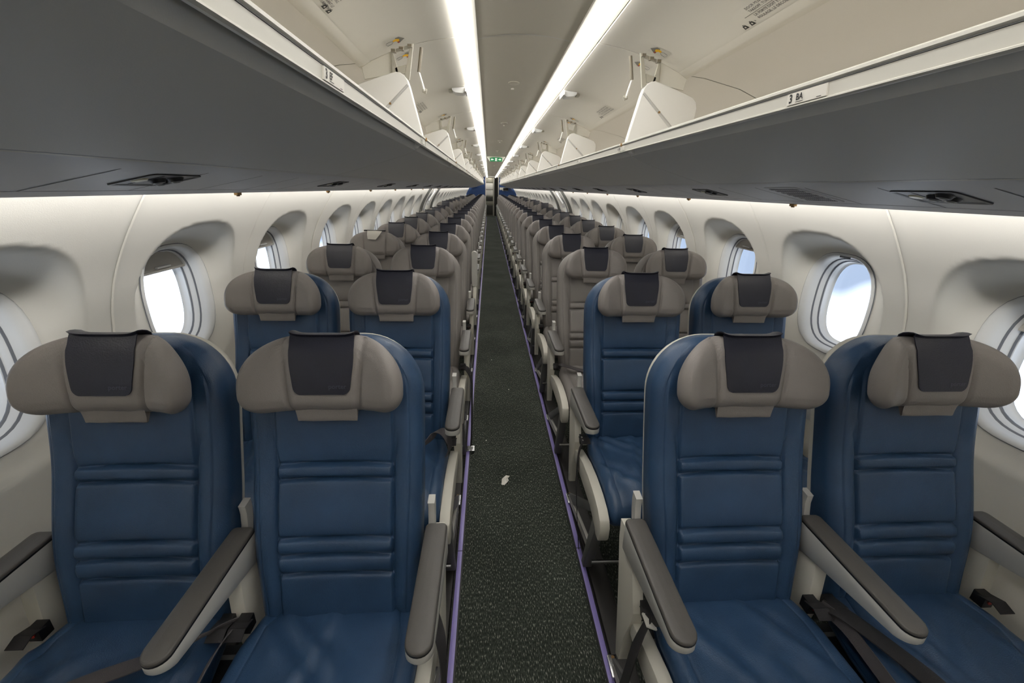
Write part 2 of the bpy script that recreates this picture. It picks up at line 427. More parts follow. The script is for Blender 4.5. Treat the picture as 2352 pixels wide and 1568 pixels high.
for k in range(0, 12):
    y = 2.55+1.48*k
    r = empty('ceiling_speaker', (-.005, y, cz(0))); tag(r, 'small flush oval plate in the ceiling centre, %s from the camera' % ORD[k], 'ceiling plate', 'flush plates along the ceiling centre')
    m = MB(); n = 20
    rows = [[(rr*math.cos(2*PI*i/n)*1.0, rr*1.3*math.sin(2*PI*i/n), zz) for i in range(n)] for rr, zz in ((.030, .002), (.030, -.004), (.026, -.006), (.012, -.0065))]
    m.grid(rows, CEIL, close_u=True); m.add(rows[-1], [list(range(n))], CEIL); m.obj('cover_plate', r, ang=50)
    m = MB(); m.tube([(.0, .14, .001), (.0, .14, -.006)], .009, PLACW, n=12); m.obj('indicator', r)

# exit sign
r = empty('exit_sign', (-.012, 8.0, 1.93)); tag(r, 'green exit sign with white arrows hanging across the ceiling', 'exit sign')
m = MB(); m.prism([(-.105, -.03), (.105, -.03), (.105, .026), (.05, .034), (-.05, .034), (-.105, .026)], lambda x, z: (x, -.012, z), lambda x, z: (x, .012, z), EXITG); m.obj('sign_face', r)
for s in (-1, 1):
    m = MB(); m.add([(s*.09, -.0135, 0), (s*.066, -.0135, .018), (s*.066, -.0135, .006), (s*.042, -.0135, .006), (s*.042, -.0135, -.006), (s*.066, -.0135, -.006), (s*.066, -.0135, -.018)], [list(range(7))], EXITW); m.obj('arrow_symbol', r, smooth=False)
m = MB(); m.box((0, -.013, 0), (.034, .001, .044), EXITW); m.box((.001, -.0142, .013), (.007, .001, .007), EXITG)
m.box((0, -.0142, .002), (.008, .001, .016), EXITG); m.box((-.006, -.0142, -.010), (.004, .001, .014), EXITG, Matrix.Rotation(.5, 3, 'Y')); m.box((.006, -.0142, -.009), (.004, .001, .014), EXITG, Matrix.Rotation(-.4, 3, 'Y')); m.box((.005, -.0142, .004), (.012, .001, .003), EXITG)
m.obj('exit_symbol', r, smooth=False)
m = MB(); m.prism([(-.165, .05), (-.11, -.034), (.11, -.034), (.165, .05)], lambda x, z: (x, .013, z), lambda x, z: (x, .03, z), CREAM); m.obj('sign_housing', r, bevel=.004)

# ------------------------------------------------------------------ overhead bins
BP = 1.54
def bin_profile_under():   # underside from rail to lip, (x, z)
    return [(.388, 1.6200), (.404, 1.6190), (.409, 1.6050), (.413, 1.5965), (.424, 1.5915), (.455, 1.5795), (.50, 1.5650), (.56, 1.5475), (.62, 1.5300), (.68, 1.5135), (.722, 1.5030)]
def door_pt(u):            # open door from the light strip (u=0) to the crease (u=1)
    x = .255 + (.577-.255)*u; z = 1.962 - .030*u - .062*u*u
    return x, z
def make_bin(s):
    root = empty('overhead_bin', (0, 0, 0)); L = BP-.006
    F = lambda x, z: (s*x, .003, z); G = lambda x, z: (s*x, .003+L, z)
    P = bin_profile_under(); N = 8
    # outer shell with thickness
    top = [(x, z+.012) for x, z in P[::-1]]
    m = MB(); m.prism(P + [(.722, 1.515)] + [(x+.006, z+.010) for x, z in P[::-1][1:-3]] + [(.418, 1.610), (.412, 1.624), (.388, 1.624)], F, G, BINO); m.obj('bin_shell', root, ang=40)
    # front rail with rounded top bead
    m = MB(); m.prism([(.3820, 1.6070), (.3765, 1.6065), (.3725, 1.6085), (.3725, 1.6105), (.3745, 1.6118), (.3725, 1.6300), (.3745, 1.6312), (.3725, 1.6325), (.3700, 1.6345), (.3700, 1.6385), (.3730, 1.6410), (.3785, 1.6410), (.386, 1.636), (.390, 1.622), (.386, 1.611)], F, G, RAIL)
    m.obj('bin_rail', root, ang=25)
    m = MB(); m.prism([(.3735, 1.6300), (.3715, 1.6304), (.3715, 1.6316), (.3735, 1.6322)], F, G, GROOVE); m.obj('rail_seal', root)
    # inside: bottom, back
    ins = [(.384, 1.634), (.40, 1.627), (.46, 1.603), (.72, 1.530), (.98, 1.520), (1.03, 1.60), (1.02, 1.70), (.94, 1.78), (.80, 1.835), (.66, 1.866), (.600, 1.872), (.577, 1.870)]
    m = MB(); m.grid([[F(*p) for p in ins], [G(*p) for p in ins]], BINI); o_ = [(x+.01, z+.012) if z > 1.6 and x > .5 else (x+.004, z-.012) for x, z in ins]
    m.obj('bin_bucket', root, ang=50, fix=False)
    # open door
    D = [door_pt(i/10) for i in range(11)]
    m = MB(); m.prism(D + [(x+.004, z+.014) for x, z in D[::-1]], F, G, BIND); o = m.obj('bin_door', root, ang=40)
    # soft step where the door meets the bucket
    m = MB(); m.prism([(.552, 1.8765), (.572, 1.866), (.592, 1.8615), (.600, 1.866), (.580, 1.876)], F, G, BIND); m.obj('hinge_fairing', root, ang=50)
    # latch near the light strip
    ly = .80
    m = MB(); m.prism([(.258, 1.960), (.260, 1.938), (.272, 1.930), (.310, 1.932), (.326, 1.940), (.330, 1.952)], lambda x, z: (s*x, ly-.042, z), lambda x, z: (s*x, ly+.042, z), WINF)
    la = m.obj('latch', root, bevel=.003)
    m = MB(); m.box((s*.256, ly, 1.945), (.008, .13, .022), DIVM); m.obj('latch_plate', root, bevel=.002)
    m = MB(); m.box((s*.338, ly, 1.944), (.018, .04, .012), BRK); m.obj('latch_hook', root, bevel=.002)
    # divider plate at the far end
    yd = L-.052
    dv = [(.372, 1.625)] + [(lerp(.376, .412, t), lerp(1.65, 1.800, t)) for t in (0, .5, 1)] + [(.418, 1.817), (.428, 1.830), (.442, 1.838), (.457, 1.840)] + [(.500, 1.828), (.580, 1.801), (.602, 1.792), (.616, 1.778), (.622, 1.760), (.621, 1.735), (.610, 1.68), (.600, 1.60), (.40, 1.60)]
    m = MB(); m.prism(dv, lambda x, z: (s*x, yd, z), lambda x, z: (s*x, yd+.030, z), DIVM); dd = m.obj('bin_divider', root, bevel=.006, seg=3)
    m = MB(); a, b_ = Vector((s*.418, yd-.001, 1.800)), Vector((s*.560, yd-.001, 1.668)); d = (b_-a).normalized(); w = Vector((-d.z, 0, d.x))*.006
    m.prism([(0, 0), (1, 0), (1, 1), (0, 1)], lambda p, q: tuple(a.lerp(b_, p) + w*(q-.5)*2*(.3+.7*min(1, p+.6))), lambda p, q: tuple(a.lerp(b_, p) + w*(q-.5)*.6 + Vector((0, -.003, 0))), BINO)
    m.tube([a.lerp(b_, .45)+Vector((0, -.006, 0)), a.lerp(b_, .45)+Vector((0, .002, 0))], .004, BRASS, n=8); m.obj('divider_groove', dd)
    # hinge bracket between ceiling and divider
    m = MB(); Fb = lambda x, z: (s*x, yd+.004, z); Gb = lambda x, z: (s*x, yd+.012, z)
    fr = [(.398, 1.93), (.430, 1.915), (.520, 1.885), (.560, 1.862), (.575, 1.845), (.560, 1.805), (.50, 1.823), (.457, 1.836), (.430, 1.834), (.412, 1.815)]
    m.prism([(.392, 1.925), (.470, 1.902), (.468, 1.893), (.402, 1.912)], Fb, Gb, BRK); m.prism([(.392, 1.925), (.404, 1.918), (.428, 1.828), (.412, 1.815)], Fb, Gb, BRK)
    m.prism([(.470, 1.902), (.462, 1.895), (.448, 1.838), (.470, 1.835)], Fb, Gb, BRK); m.prism([(.420, 1.862), (.460, 1.852), (.457, 1.836), (.425, 1.835)], Fb, Gb, BRK)
    m.prism([(.470, 1.902), (.540, 1.872), (.575, 1.852), (.568, 1.815), (.500, 1.828), (.457, 1.838)], lambda x, z: (s*x, yd+.014, z), lambda x, z: (s*x, yd+.020, z), CREAM)
    for bx, bz in ((.404, 1.917), (.433, 1.908), (.460, 1.901)): m.box((s*bx, yd+.006, bz), (.016, .018, .010), BRK2)
    br = m.obj('hinge_bracket', root, bevel=.001, seg=1)
    m = MB(); m.tube([(s*.372, yd+.05, 1.925), (s*.384, yd+.045, 1.85)], .006, BRK2, n=8); m.tube([(s*.384, yd+.045, 1.85), (s*.366, yd+.04, 1.79)], .0035, DIVM, n=8); m.tube([(s*.372, yd+.045, 1.795), (s*.360, yd+.045, 1.790)], .008, BRK, n=8); m.obj('door_strut', root)
    m = MB(); m.box((s*.372, L-.004, 1.634), (.012, .014, .012), BRASS); m.obj('rail_clip', root, bevel=.002)
    # placards on the door: two pictograms and a text plate
    def surf(u, yy, off=.0006):
        x, z = door_pt(u); return Vector((s*x, yy, z-off))
    def plac(u0, u1, y0, y1):
        m = MB(); c = [surf(u0, y0), surf(u1, y0), surf(u1, y1), surf(u0, y1)]; m.add(c, [[0,1,2,3]], PLACW)
        m.add([v+Vector((0, 0, .001)) for v in c], [[3,2,1,0]], PLACW)
        q = lambda a, b_: surf(lerp(u0, u1, a), lerp(y0, y1, b_), .0012)
        m.add([q(0, .5), q(.22, .05), q(.42, .08), q(.42, .95), q(.30, .9)], [[0,1,2,3,4]], PGREY)
        q2 = lambda a, b_: surf(lerp(u0, u1, a), lerp(y0, y1, b_), .0018)
        m.add([q2(.25, .35), q2(.38, .2), q2(.58, .3), q2(.60, .55), q2(.45, .5), q2(.40, .68), q2(.28, .6)], [list(range(7))], PYEL)
        m.add([q2(.30, .68), q2(.40, .72), q2(.38, .88), q2(.30, .84)], [[0,1,2,3]], PRED)
        pts = [q2(a, b_) for a, b_ in ((.58, .45), (.70, .35), (.92, .42), (.97, .6), (.92, .82), (.70, .75), (.60, .58), (.58, .45))]
        for p0, p1 in zip(pts, pts[1:]): m.ribbon([p0, p1], [Vector((0, .0008, 0))]*2, .0004, PGREY)
        return m
    plac(.50, .70, .055, .115).obj('warning_placard', root, smooth=False, fix=False) if True else None
    plac(.50, .70, 1.54-.115, 1.54-.055).obj('warning_placard', root, smooth=False, fix=False)
    # load text plate
    m = MB(); yt = .82 if s > 0 else 1.20
    ux = Vector((0, -s, 0)); xx, zz = door_pt(.93); x2, z2 = door_pt(.70)
    uy = (Vector((s*x2, 0, z2))-Vector((s*xx, 0, zz))).normalized()
    o0 = Vector((s*xx, 1.05 if s > 0 else .84, zz-.0012)) + uy*.006
    nn = ux.cross(uy)
    T = lambda a, b_, e=0: o0 + ux*a + uy*b_ + nn*e
    m.add([T(-.045 if s > 0 else .0, -.008), T(.25 if s > 0 else .275, -.008), T(.25 if s > 0 else .275, .062), T(-.045 if s > 0 else .0, .062)], [[0,1,2,3]], BIND)
    m.text('DOOR MUST BE CLOSED DURING TAXI,', T(.03, .048), ux, uy, .0115, INK, .0006); m.text('TAKEOFF, TURBULENCE AND LANDING.', T(.03, .036), ux, uy, .0115, INK, .0006)
    m.ribbon([T(.0, .031, .0006), T(.22, .031, .0006)], [uy*.0006]*2, .0003, PGREY)
    m.text('LA PORTE DOIT ETRE FERMEE DURANT LE', T(.03, .019), ux, uy, .0115, INK, .0006); m.text('ROULAGE, LE DECOLLAGE, LA TURBULENCE', T(.03, .007), ux, uy, .0115, INK, .0006)
    for q in ((-.042, -.012) if s > 0 else (.218, .248)):
        m.add([T(q, 0, .0006), T(q+.020, 0, .0006), T(q+.016, .013, .0006), T(q+.004, .013, .0006)], [[0,1,2,3]], INK)
        m.add([T(q+.007, .004, .001), T(q+.013, .004, .001), T(q+.012, .009, .001), T(q+.008, .009, .001)], [[0,1,2,3]], PLACW)
        m.ribbon([T(q+.008, .015, .0006), T(q+.012, .015, .0006)], [uy*.001]*2, .0003, INK)
    m.text('lb', T(.011, .006), ux, uy, .008, INK, .0006)
    m.obj('load_text_placard', root, smooth=False, fix=False)
    return root
def rail_label(s, root, row, y):
    m = MB(); ux = Vector((0, -s, 0)); a = Vector((s*.3740, y, 1.6122)); b_ = Vector((s*.3726, y, 1.6290)); uy = (b_-a).normalized(); n = ux.cross(uy)
    T = lambda p, q, e=0: a + ux*p + uy*q + n*(e+.0025)
    m.prism([(0, 0), (.090, 0), (.090, .0172), (0, .0172)], lambda p, q: T(p, q, -.003), lambda p, q: T(p, q, .0), PLACW)
    m.text(str(row), T(.005, .003), ux, uy, .0180, INK, .0004, bold=.03); m.text('BA' if s > 0 else 'EF', T(.022, .0052), ux, uy, .0135, INK, .0004, bold=.03)
    m.ribbon([T(.022, .0026, .0003), T(.040, .0026, .0003)], [uy*.0004]*2, .0002, INK)
    m.ribbon([T(.070, .002, .0003), T(.080, .002, .0003)], [uy*.0004]*2, .0002, INK)
    m.obj('row_label', root, smooth=False, fix=False)
for s, sd in ((-1, 'left'), (1, 'right')):
    proto = make_bin(s); first = True
    for k in range(-1, 14):
        yb = 1.76 + BP*(k-1)
        b = proto if first else copy_tree(proto); first = False
        b.location = (0, yb, 0); n_ = k+2
        lab = 'open overhead bin on the %s, ' % sd + ('directly beside the camera' if k <= 0 and k > -2 else 'above and behind the camera' if k == -2 else 'nearest one fully in front of the camera' if k == 1 else '%s one ahead of the camera' % ORD[k-1])
        if k == -1: lab = 'open overhead bin on the %s, just behind the camera' % sd
        if k == 13: lab = 'open overhead bin on the %s, last one before the blue bulkhead' % sd
        if k == 0: lab = 'open overhead bin on the %s, nearest to the camera with the row three label' % sd
        tag(b, lab, 'overhead bin', 'overhead bins on the %s' % sd)
    if s > 0: bins_r = None
SC.view_layers[0].update()
for s, sd in ((-1, 'left'), (1, 'right')):
    bs = sorted([o for o in SC.objects if o.name.split('.')[0] == 'overhead_bin' and o.parent is None and o.get('group', '').endswith(sd)], key=lambda o: o.location.y)
    rows_ = [(3, .79 if s > 0 else .71), (4, 1.80 if s > 0 else 1.63), (5, 2.62), (6, 3.42), (7, 4.2), (8, 5.0), (9, 5.8), (10, 6.6), (11, 7.4)]
    for rw, y in rows_:
        bb = [o for o in bs if o.location.y <= y < o.location.y+BP][0]
        rail_label(s, bb, rw, y-bb.location.y)

# service channel under the bins (continuous lower trim) with joints
def chan_pt(t): return lerp(.722, 1.022, t), 1.503 - .062*t - .012*t*t*0 - .007*math.sin(PI*t)*0
for s, sd in ((-1, 'left'), (1, 'right')):
    m = MB(); P = [(.724, 1.503), (.738, 1.4975), (.80, 1.4845), (.88, 1.4670), (.94, 1.4540), (.968, 1.4480), (.9695, 1.4505), (.972, 1.4505), (.9735, 1.4467), (1.00, 1.4405), (1.022, 1.4355), (1.030, 1.4350), (1.034, 1.4385), (1.032, 1.446), (1.000, 1.458), (.96, 1.470), (.95, 1.52), (.73, 1.525)]
    m.prism(P, lambda x, z: (s*x, Y0, z), lambda x, z: (s*x, Y1-.02, z), PSUP)
    struct(m.obj('trim_%d' % (3 if s < 0 else 4), ang=20))
    m = MB(); y = .832 if s < 0 else .767
    y -= .245*6
    while y < 14:
        q = [(.724, 1.5022), (.80, 1.4838), (.88, 1.4663), (.966, 1.4476)]
        m.grid([[(s*x, y-.0022, z) for x, z in q], [(s*x, y+.0022, z) for x, z in q]], GROOVE); y += .245
    m.grid([[(s*.7235, Y0+.1, 1.5020), (s*.7275, Y0+.1, 1.5005)], [(s*.7235, Y1-.1, 1.5020), (s*.7275, Y1-.1, 1.5005)]], RAIL)
    struct(m.obj('trim_%d' % (5 if s < 0 else 6), fix=False, smooth=False))
# passenger service units
def make_psu(s):
    r = empty('passenger_service_unit', (0, 0, 0)); th = math.atan2(-.0695, .31)
    # local frame: u along x outward, v along y, n down
    o = Vector((s*.855, 0, 1.4722)); u = Vector((s*math.cos(th), 0, math.sin(th))); v = Vector((0, 1, 0)); n = Vector((s*math.sin(th), 0, -math.cos(th)))
    T = lambda a, b_, c=0: o + u*a + v*b_ + n*c
    def rr(hw, hh, rad, k=5):
        pts = []
        for cx, cy_, a0 in ((hw-rad, hh-rad, 0), (-hw+rad, hh-rad, 90), (-hw+rad, -hh+rad, 180), (hw-rad, -hh+rad, 270)):
            for i in range(k+1): a = math.radians(a0+90*i/k); pts.append((cx+rad*math.cos(a), cy_+rad*math.sin(a)))
        return pts
    m = MB(); P1, P2, P3 = rr(.052, .077, .012), rr(.048, .073, .010), rr(.041, .066, .008)
    m.grid([[T(a, b_, -.002) for a, b_ in P1], [T(a, b_, .0025) for a, b_ in P1], [T(a, b_, .0028) for a, b_ in P2], [T(a, b_, .0005) for a, b_ in P3]], BLACK, close_u=True)
    m.obj('unit_bezel', r, ang=40)
    m = MB(); m.add([T(a, b_, .0007) for a, b_ in P3], [list(range(len(P3)))], PSUD); m.ribbon([T(-.041, s*.03, .001), T(.041, s*.03, .001)], [v*.002]*2, .001, BLACK); m.obj('unit_plate', r)
    m = MB()
    for a, b_ in ((-.018, -.030), (.012, -.022), (-.002, .004)):
        m.tube([T(a, b_*s*-1*-1, .001), T(a, b_*s, .008)], [.017, .013], BLACK, n=16); m.tube([T(a, b_*s, .008), T(a, b_*s, .010)], [.010, .006], GREYMETAL, n=12)
    m.obj('reading_light', r)
    m = MB(); m.tube([T(.0, s*.050, .0005), T(0, s*.050, .0035)], [.016, .013], LENS, n=18); m.obj('call_lens', r)
    return r
for s, sd in ((-1, 'left'), (1, 'right')):
    pr = make_psu(s)
    for k in range(-1, 14):
        c = pr if k == -1 else copy_tree(pr)
        yy = (.935+1.0*k) if s > 0 else (1.02+1.08*k)
        if k > 0: yy += .03
        c.location.y = yy
        tag(c, 'dark reading light and air vent unit under the %s bins, ' % sd + ('just behind the camera' if k < 0 else 'above the front row' if k == 0 else '%s from the camera' % ORD[k]), 'service unit', 'service units under the %s bins' % sd)
# speaker grille on the right channel
m = MB(); r = empty('speaker_grille', (.855, 1.365, 1.472)); tag(r, 'slotted speaker grille in the channel under the right bins', 'speaker grille')
th = math.atan2(-.0695, .31); Rm = Matrix.Rotation(-th, 3, 'Y')
m.box((0, 0, -.001), (.17, .15, .003), PSUP, Rm); m.obj('grille_plate', r, bevel=.001)
m = MB()
for i in range(16):
    for j in range(7): m.box(Rm @ Vector((-.066+.022*j, -.064+.0085*i, -.0035)), (.012, .0022, .001), GROOVEL, Rm)
m.obj('grille_slots', r, smooth=False)
# little retaining clips below the lip
for s, sd in ((-1, 'left'), (1, 'right')):
    for k in range(8):
        m = MB(); m.box((0, 0, -.004), (.014, .026, .010), BRASS); m.box((0, 0, -.010), (.008, .012, .006), BLACK)
        o = m.obj('retaining_clip', bevel=.002); o.location = (s*1.028, 1.64+.90*k, 1.436)
        tag(o, 'small metal clip under the %s bin lip, %s from the camera' % (sd, ORD[k]), 'clip', 'clips under the bin lips')

# ================================================================== SEATS
A = math.radians(15.5); SA, CA = math.sin(A), math.cos(A)
YB, ZB = .0115, .455
def B(x, t, d): return (x, YB + t*SA - d*CA, ZB + t*CA + d*SA)
SEAMS = [.383, .345, .200, .158, .108]
def lin_dense(a, b, step, marks=(), tight=.0022, rad=.010):
    v = set(); n = max(1, int(round((b-a)/step)))
    for i in range(n+1): v.add(round(a+(b-a)*i/n, 5))
    for c in marks:
        k = -rad
        while k <= rad+1e-9:
            if a < c+k < b: v.add(round(c+k, 5))
            k += tight
    v = sorted(v); out = [v[0]]
    for x in v[1:]:
        if x-out[-1] > .0009: out.append(x)
    return out
TB, TT = -.035, .700
def bw(t): return interp([(-.035, .192), (.0, .196), (.12, .203), (.3, .210), (.5, .2115), (.56, .211), (.7, .211)], t)
CRX, CRT = .150, .150
def back_w(t):
    w = bw(t)
    if t > TT-CRT: w = w-CRX + CRX*math.sqrt(max(0, 1-((t-(TT-CRT))/CRT)**2))
    return w
def back_e(x, t):
    w = bw(t); ax = abs(x)
    e = min(w-ax, TT-t, (t-TB)*1.0)
    if t > TT-CRT and ax > w-CRX:
        f = math.hypot((ax-(w-CRX))/CRX, (t-(TT-CRT))/CRT); e = min(e, (1-f)*CRX)
    return max(0, e)
def roll(e, r):
    if e >= r: return 0
    q = 1-e/r; return -r*(1-math.sqrt(max(0, 1-q*q)))
def back_mesh(mt, name):
    us0 = [-1, -.995, -.985, -.97, -.95, -.92, -.88]; us = us0 + lin_dense(-.84, .84, .06) + [-u for u in us0[::-1]]
    xm = .14/.2105
    for c in (-xm, xm):
        for k in (-.034, -.022, -.013, -.006, 0, .006, .013, .022, .034): us.append(c+k)
    for c in (-.182/.2105, .182/.2105):
        for k in (-.012, -.005, 0, .005, .012): us.append(c+k)
    us = sorted(set(round(u, 4) for u in us)); o = [us[0]]
    for u in us[1:]:
        if u-o[-1] > .0035: o.append(u)
    us = o
    ts = lin_dense(TB, TT-.06, .014, SEAMS, .0022, .013) + [TT-.05, TT-.04, TT-.031, TT-.023, TT-.016, TT-.010, TT-.006, TT-.003, TT-.001, TT]
    ts = sorted(set([TB, TB+.001, TB+.003, TB+.006, TB+.010]+ts))
    rows = []
    for t in ts:
        w = back_w(t); r = []
        for u in us:
            x = u*w; ax = abs(x); e = back_e(x, t)
            d = roll(e, .030)
            d += .012*math.exp(-((t-.17)/.13)**2) - .006*math.exp(-((t-.40)/.12)**2)
            d += .010*ss((ax-.135)/.035)*ss(e/.04)
            if t < .60:
                xi = .140 + .026*ss((t-.37)/.15)
                d -= .0075*math.exp(-((ax-xi)/.0045)**2)
            d -= .0035*math.exp(-((e-.027)/.0022)**2)*ss((t-TB)/.06)
            if ax < .142:
                fx = ss((.142-ax)/.006); prev = TB
                edges = sorted(SEAMS)
                for c in edges:
                    tc_ = c - .006*(x/.14)**2
                    d -= .0070*fx*math.exp(-((t-tc_)/.0042)**2)
                # pillows
                ee = [TB]+edges+[.70]
                for a, b_ in zip(ee, ee[1:]):
                    if a <= t <= b_:
                        q = (t-a)/(b_-a); d += fx*(.0110*min(1, (b_-a)/.04)*(1-abs(2*q-1)**2.6) if b_-a < .06 else .0075*(1-abs(2*q-1)**8))
            r.append(B(x, t, d))
        rows.append(r)
    m = MB(); m.grid(rows, mt)
    def bnd(rs): return [q for q in rs[0]] + [r[-1] for r in rs[1:-1]] + [q for q in rs[-1][::-1]] + [r[0] for r in rs[1:-1][::-1]]
    # boundary band to the back
    idx = []
    bl = []
    for u in us: bl.append((u*back_w(ts[0]), ts[0]))
    for t in ts[1:-1]: bl.append((back_w(t), t))
    for u in us[::-1]: bl.append((u*back_w(ts[-1]), ts[-1]))
    for t in ts[1:-1][::-1]: bl.append((-back_w(t), t))
    b0 = bnd(rows)
    r1 = [B(x*1.0, t, -.060) for x, t in bl]; r2 = [B(x*.985, lerp(.33, t, .985), -.072) for x, t in bl]
    m.grid([b0, r1, r2], mt, close_u=True); m.add(r2, [list(range(len(r2)))], mt)
    return m.mesh(name, weld=True, ang=75)
def shell_mesh():
    bl = []
    n = 20
    for i in range(n+1): t = .02+(TT-.15-.02)*i/n; bl.append((bw(t)-.004, t))
    for i in range(1, 13):
        a = PI/2*i/12; bl.append((bw(.6)-.004-CRX+CRX*math.cos(a), TT+.003-CRT+CRT*math.sin(a)))
    bl = bl + [(-x, t) for x, t in bl[::-1]]
    m = MB(); rows = [[B(x*.985, lerp(.33, t, .985), -.064) for x, t in bl], [B(x*.995, lerp(.33, t, .995), -.074) for x, t in bl], [B(x*.98, lerp(.33, t, .985), -.092) for x, t in bl], [B(x*.91, lerp(.33, t, .94), -.102) for x, t in bl]]
    m.grid(rows, CREAM, close_u=True); m.add(rows[-1], [list(range(len(bl)))], CREAM); m.add(rows[0], [list(range(len(bl)))[::-1]], CREAM)
    return m.mesh('back_shell', ang=60)
# headrest
HB, HT, HWD = .523, .702, .181
def he(x, t):
    ax = abs(x); e = min(HWD-ax, HT-t, t-HB)
    a, b_ = .120, .118
    if ax > HWD-a and t > HT-b_: e = min(e, (1-math.hypot((ax-(HWD-a))/a, (t-(HT-b_))/b_))*a)
    a, b_ = .050, .046
    if ax > HWD-a and t < HB+b_: e = min(e, (1-math.hypot((ax-(HWD-a))/a, (HB+b_-t)/b_))*a)
    return max(0, e)
def hw_(t):
    w = HWD
    if t > HT-.118: w = HWD-.120+.120*math.sqrt(max(0, 1-((t-(HT-.118))/.118)**2))
    if t < HB+.046: w = HWD-.050+.050*math.sqrt(max(0, 1-((HB+.046-t)/.046)**2))
    return w
def hfront(x, t):
    ax = abs(x); e = he(x, t)
    d = .062 + .038*ss((ax-.078)/.10) + roll(e, .034) + .008*(1-((t-.61)/.09)**2)
    xi = .091 - .014*(HT-t)/.18
    d -= .0085*math.exp(-((ax-xi)/.0045)**2)
    d -= .0030*math.exp(-((e-.024)/.0022)**2)*ss((ax-.08)/.02)
    return d
def hback(x, t): return .006 + .040*ss((abs(x)-.06)/.11) - roll(he(x, t), .018)*.8
def head_mesh():
    us = [-1, -.997, -.99, -.98, -.96, -.93, -.90]; us = us + lin_dense(-.87, .87, .045) + [-u for u in us[::-1]]
    for c in (-.47, .47): us += [c+k for k in (-.03, -.02, -.012, -.006, 0, .006, .012, .02, .03, .04)]
    us = sorted(set(round(u, 4) for u in us))
    L_ = HT-HB; ts = [HB+L_*.5*(1-math.cos(PI*i/34)) for i in range(35)]
    rf = [[B(u*hw_(t), t, hfront(u*hw_(t), t)) for u in us] for t in ts]
    rb = [[B(u*hw_(t)*.995, t, hback(u*hw_(t), t)) for u in us] for t in ts]
    m = MB(); m.grid(rf, GHEAD); m.grid(rb, GHEAD, flip=True)
    bd = lambda r: r[0] + [q[-1] for q in r[1:-1]] + r[-1][::-1] + [q[0] for q in r[1:-1][::-1]]
    m.grid([bd(rf), bd(rb)], GHEAD, close_u=True)
    return m.mesh('headrest', weld=True, ang=80)
def cover_mesh(wob=0.0):
    m = MB(); W_ = .0715; rows = []
    path = []       # (t, d or None on front)
    T0 = .568
    fr = [T0+.0005, T0+.002, T0+.004, T0+.008, T0+.013, T0+.02] + [T0+.03+i*.012 for i in range(9)]
    fr = [t for t in fr if t < .692] + [.692, .699]
    for t in fr:
        k = t-T0; w = lerp(.063, W_, ss(k/.09)); 
        if k < .018: w -= .018*(1-math.sqrt(max(0, 1-(1-k/.018)**2)))
        rows.append([(x_*w, t, None) for x_ in [i/9 for i in range(-9, 10)]])
    for t, d in ((.7045, .066), (.7075, .056), (.708, .044), (.7065, .030), (.701, .018), (.690, .012), (.66, .010)):
        rows.append([(i/9*W_, t, d) for i in range(-9, 10)])
    R = []; R2_ = []
    for r in rows:
        a = []; b_ = []
        for x, t, d in r:
            ear = .006*(abs(x)/W_)**6
            if d is None:
                d0 = max(hfront(x, t), hfront(0, t)*.985+.0) + .0035 + wob*.002*math.sin(40*x+30*t); tt = t + (ear if t > .69 else 0)
                if t > .688: d0 = hfront(0, .685)+.003-(t-.688)*.35
            else: d0 = d; tt = t+ear*(1 if t > .695 else 0)
            a.append(B(x, tt, d0)); b_.append(B(x, tt-(.002 if d is not None and d > .015 else 0), d0-.0025 if d is None or d > .05 else d0+.0022))
        R.append(a); R2_.append(b_)
    m.grid(R, DARK); m.grid(R2_, DARK, flip=True)
    bd = lambda r: r[0] + [q[-1] for q in r[1:-1]] + r[-1][::-1] + [q[0] for q in r[1:-1][::-1]]
    m.grid([bd(R), bd(R2_)], DARK, close_u=True)
    return m.mesh('headrest_cover', weld=True, ang=60)
def flap_mesh():
    m = MB(); rows = []
    for t, d, w in ((.532, .050, .071), (.522, .046, .070), (.512, .043, .069), (.502, .041, .068), (.500, .039, .068), (.502, .036, .068), (.515, .032, .068), (.53, .028, .068)):
        rows.append([B(x*w, t, d+.002*math.sin(9*x)) for x in (-1, -.9, -.5, 0, .5, .9, 1)])
    m.grid(rows, GHEAD); return m.mesh('headrest_strap', fix=False)
def porter_mesh():
    m = MB(); ux = Vector((1, 0, 0)); uy = Vector((0, SA, CA)); o = Vector(B(.016, .583, hfront(.02, .587)+.0050))
    m.text('porter', o, ux, uy, .0150, EMBOSS, .0002, bold=.015); return m.mesh('embossed_lettering', smooth=False, fix=False)
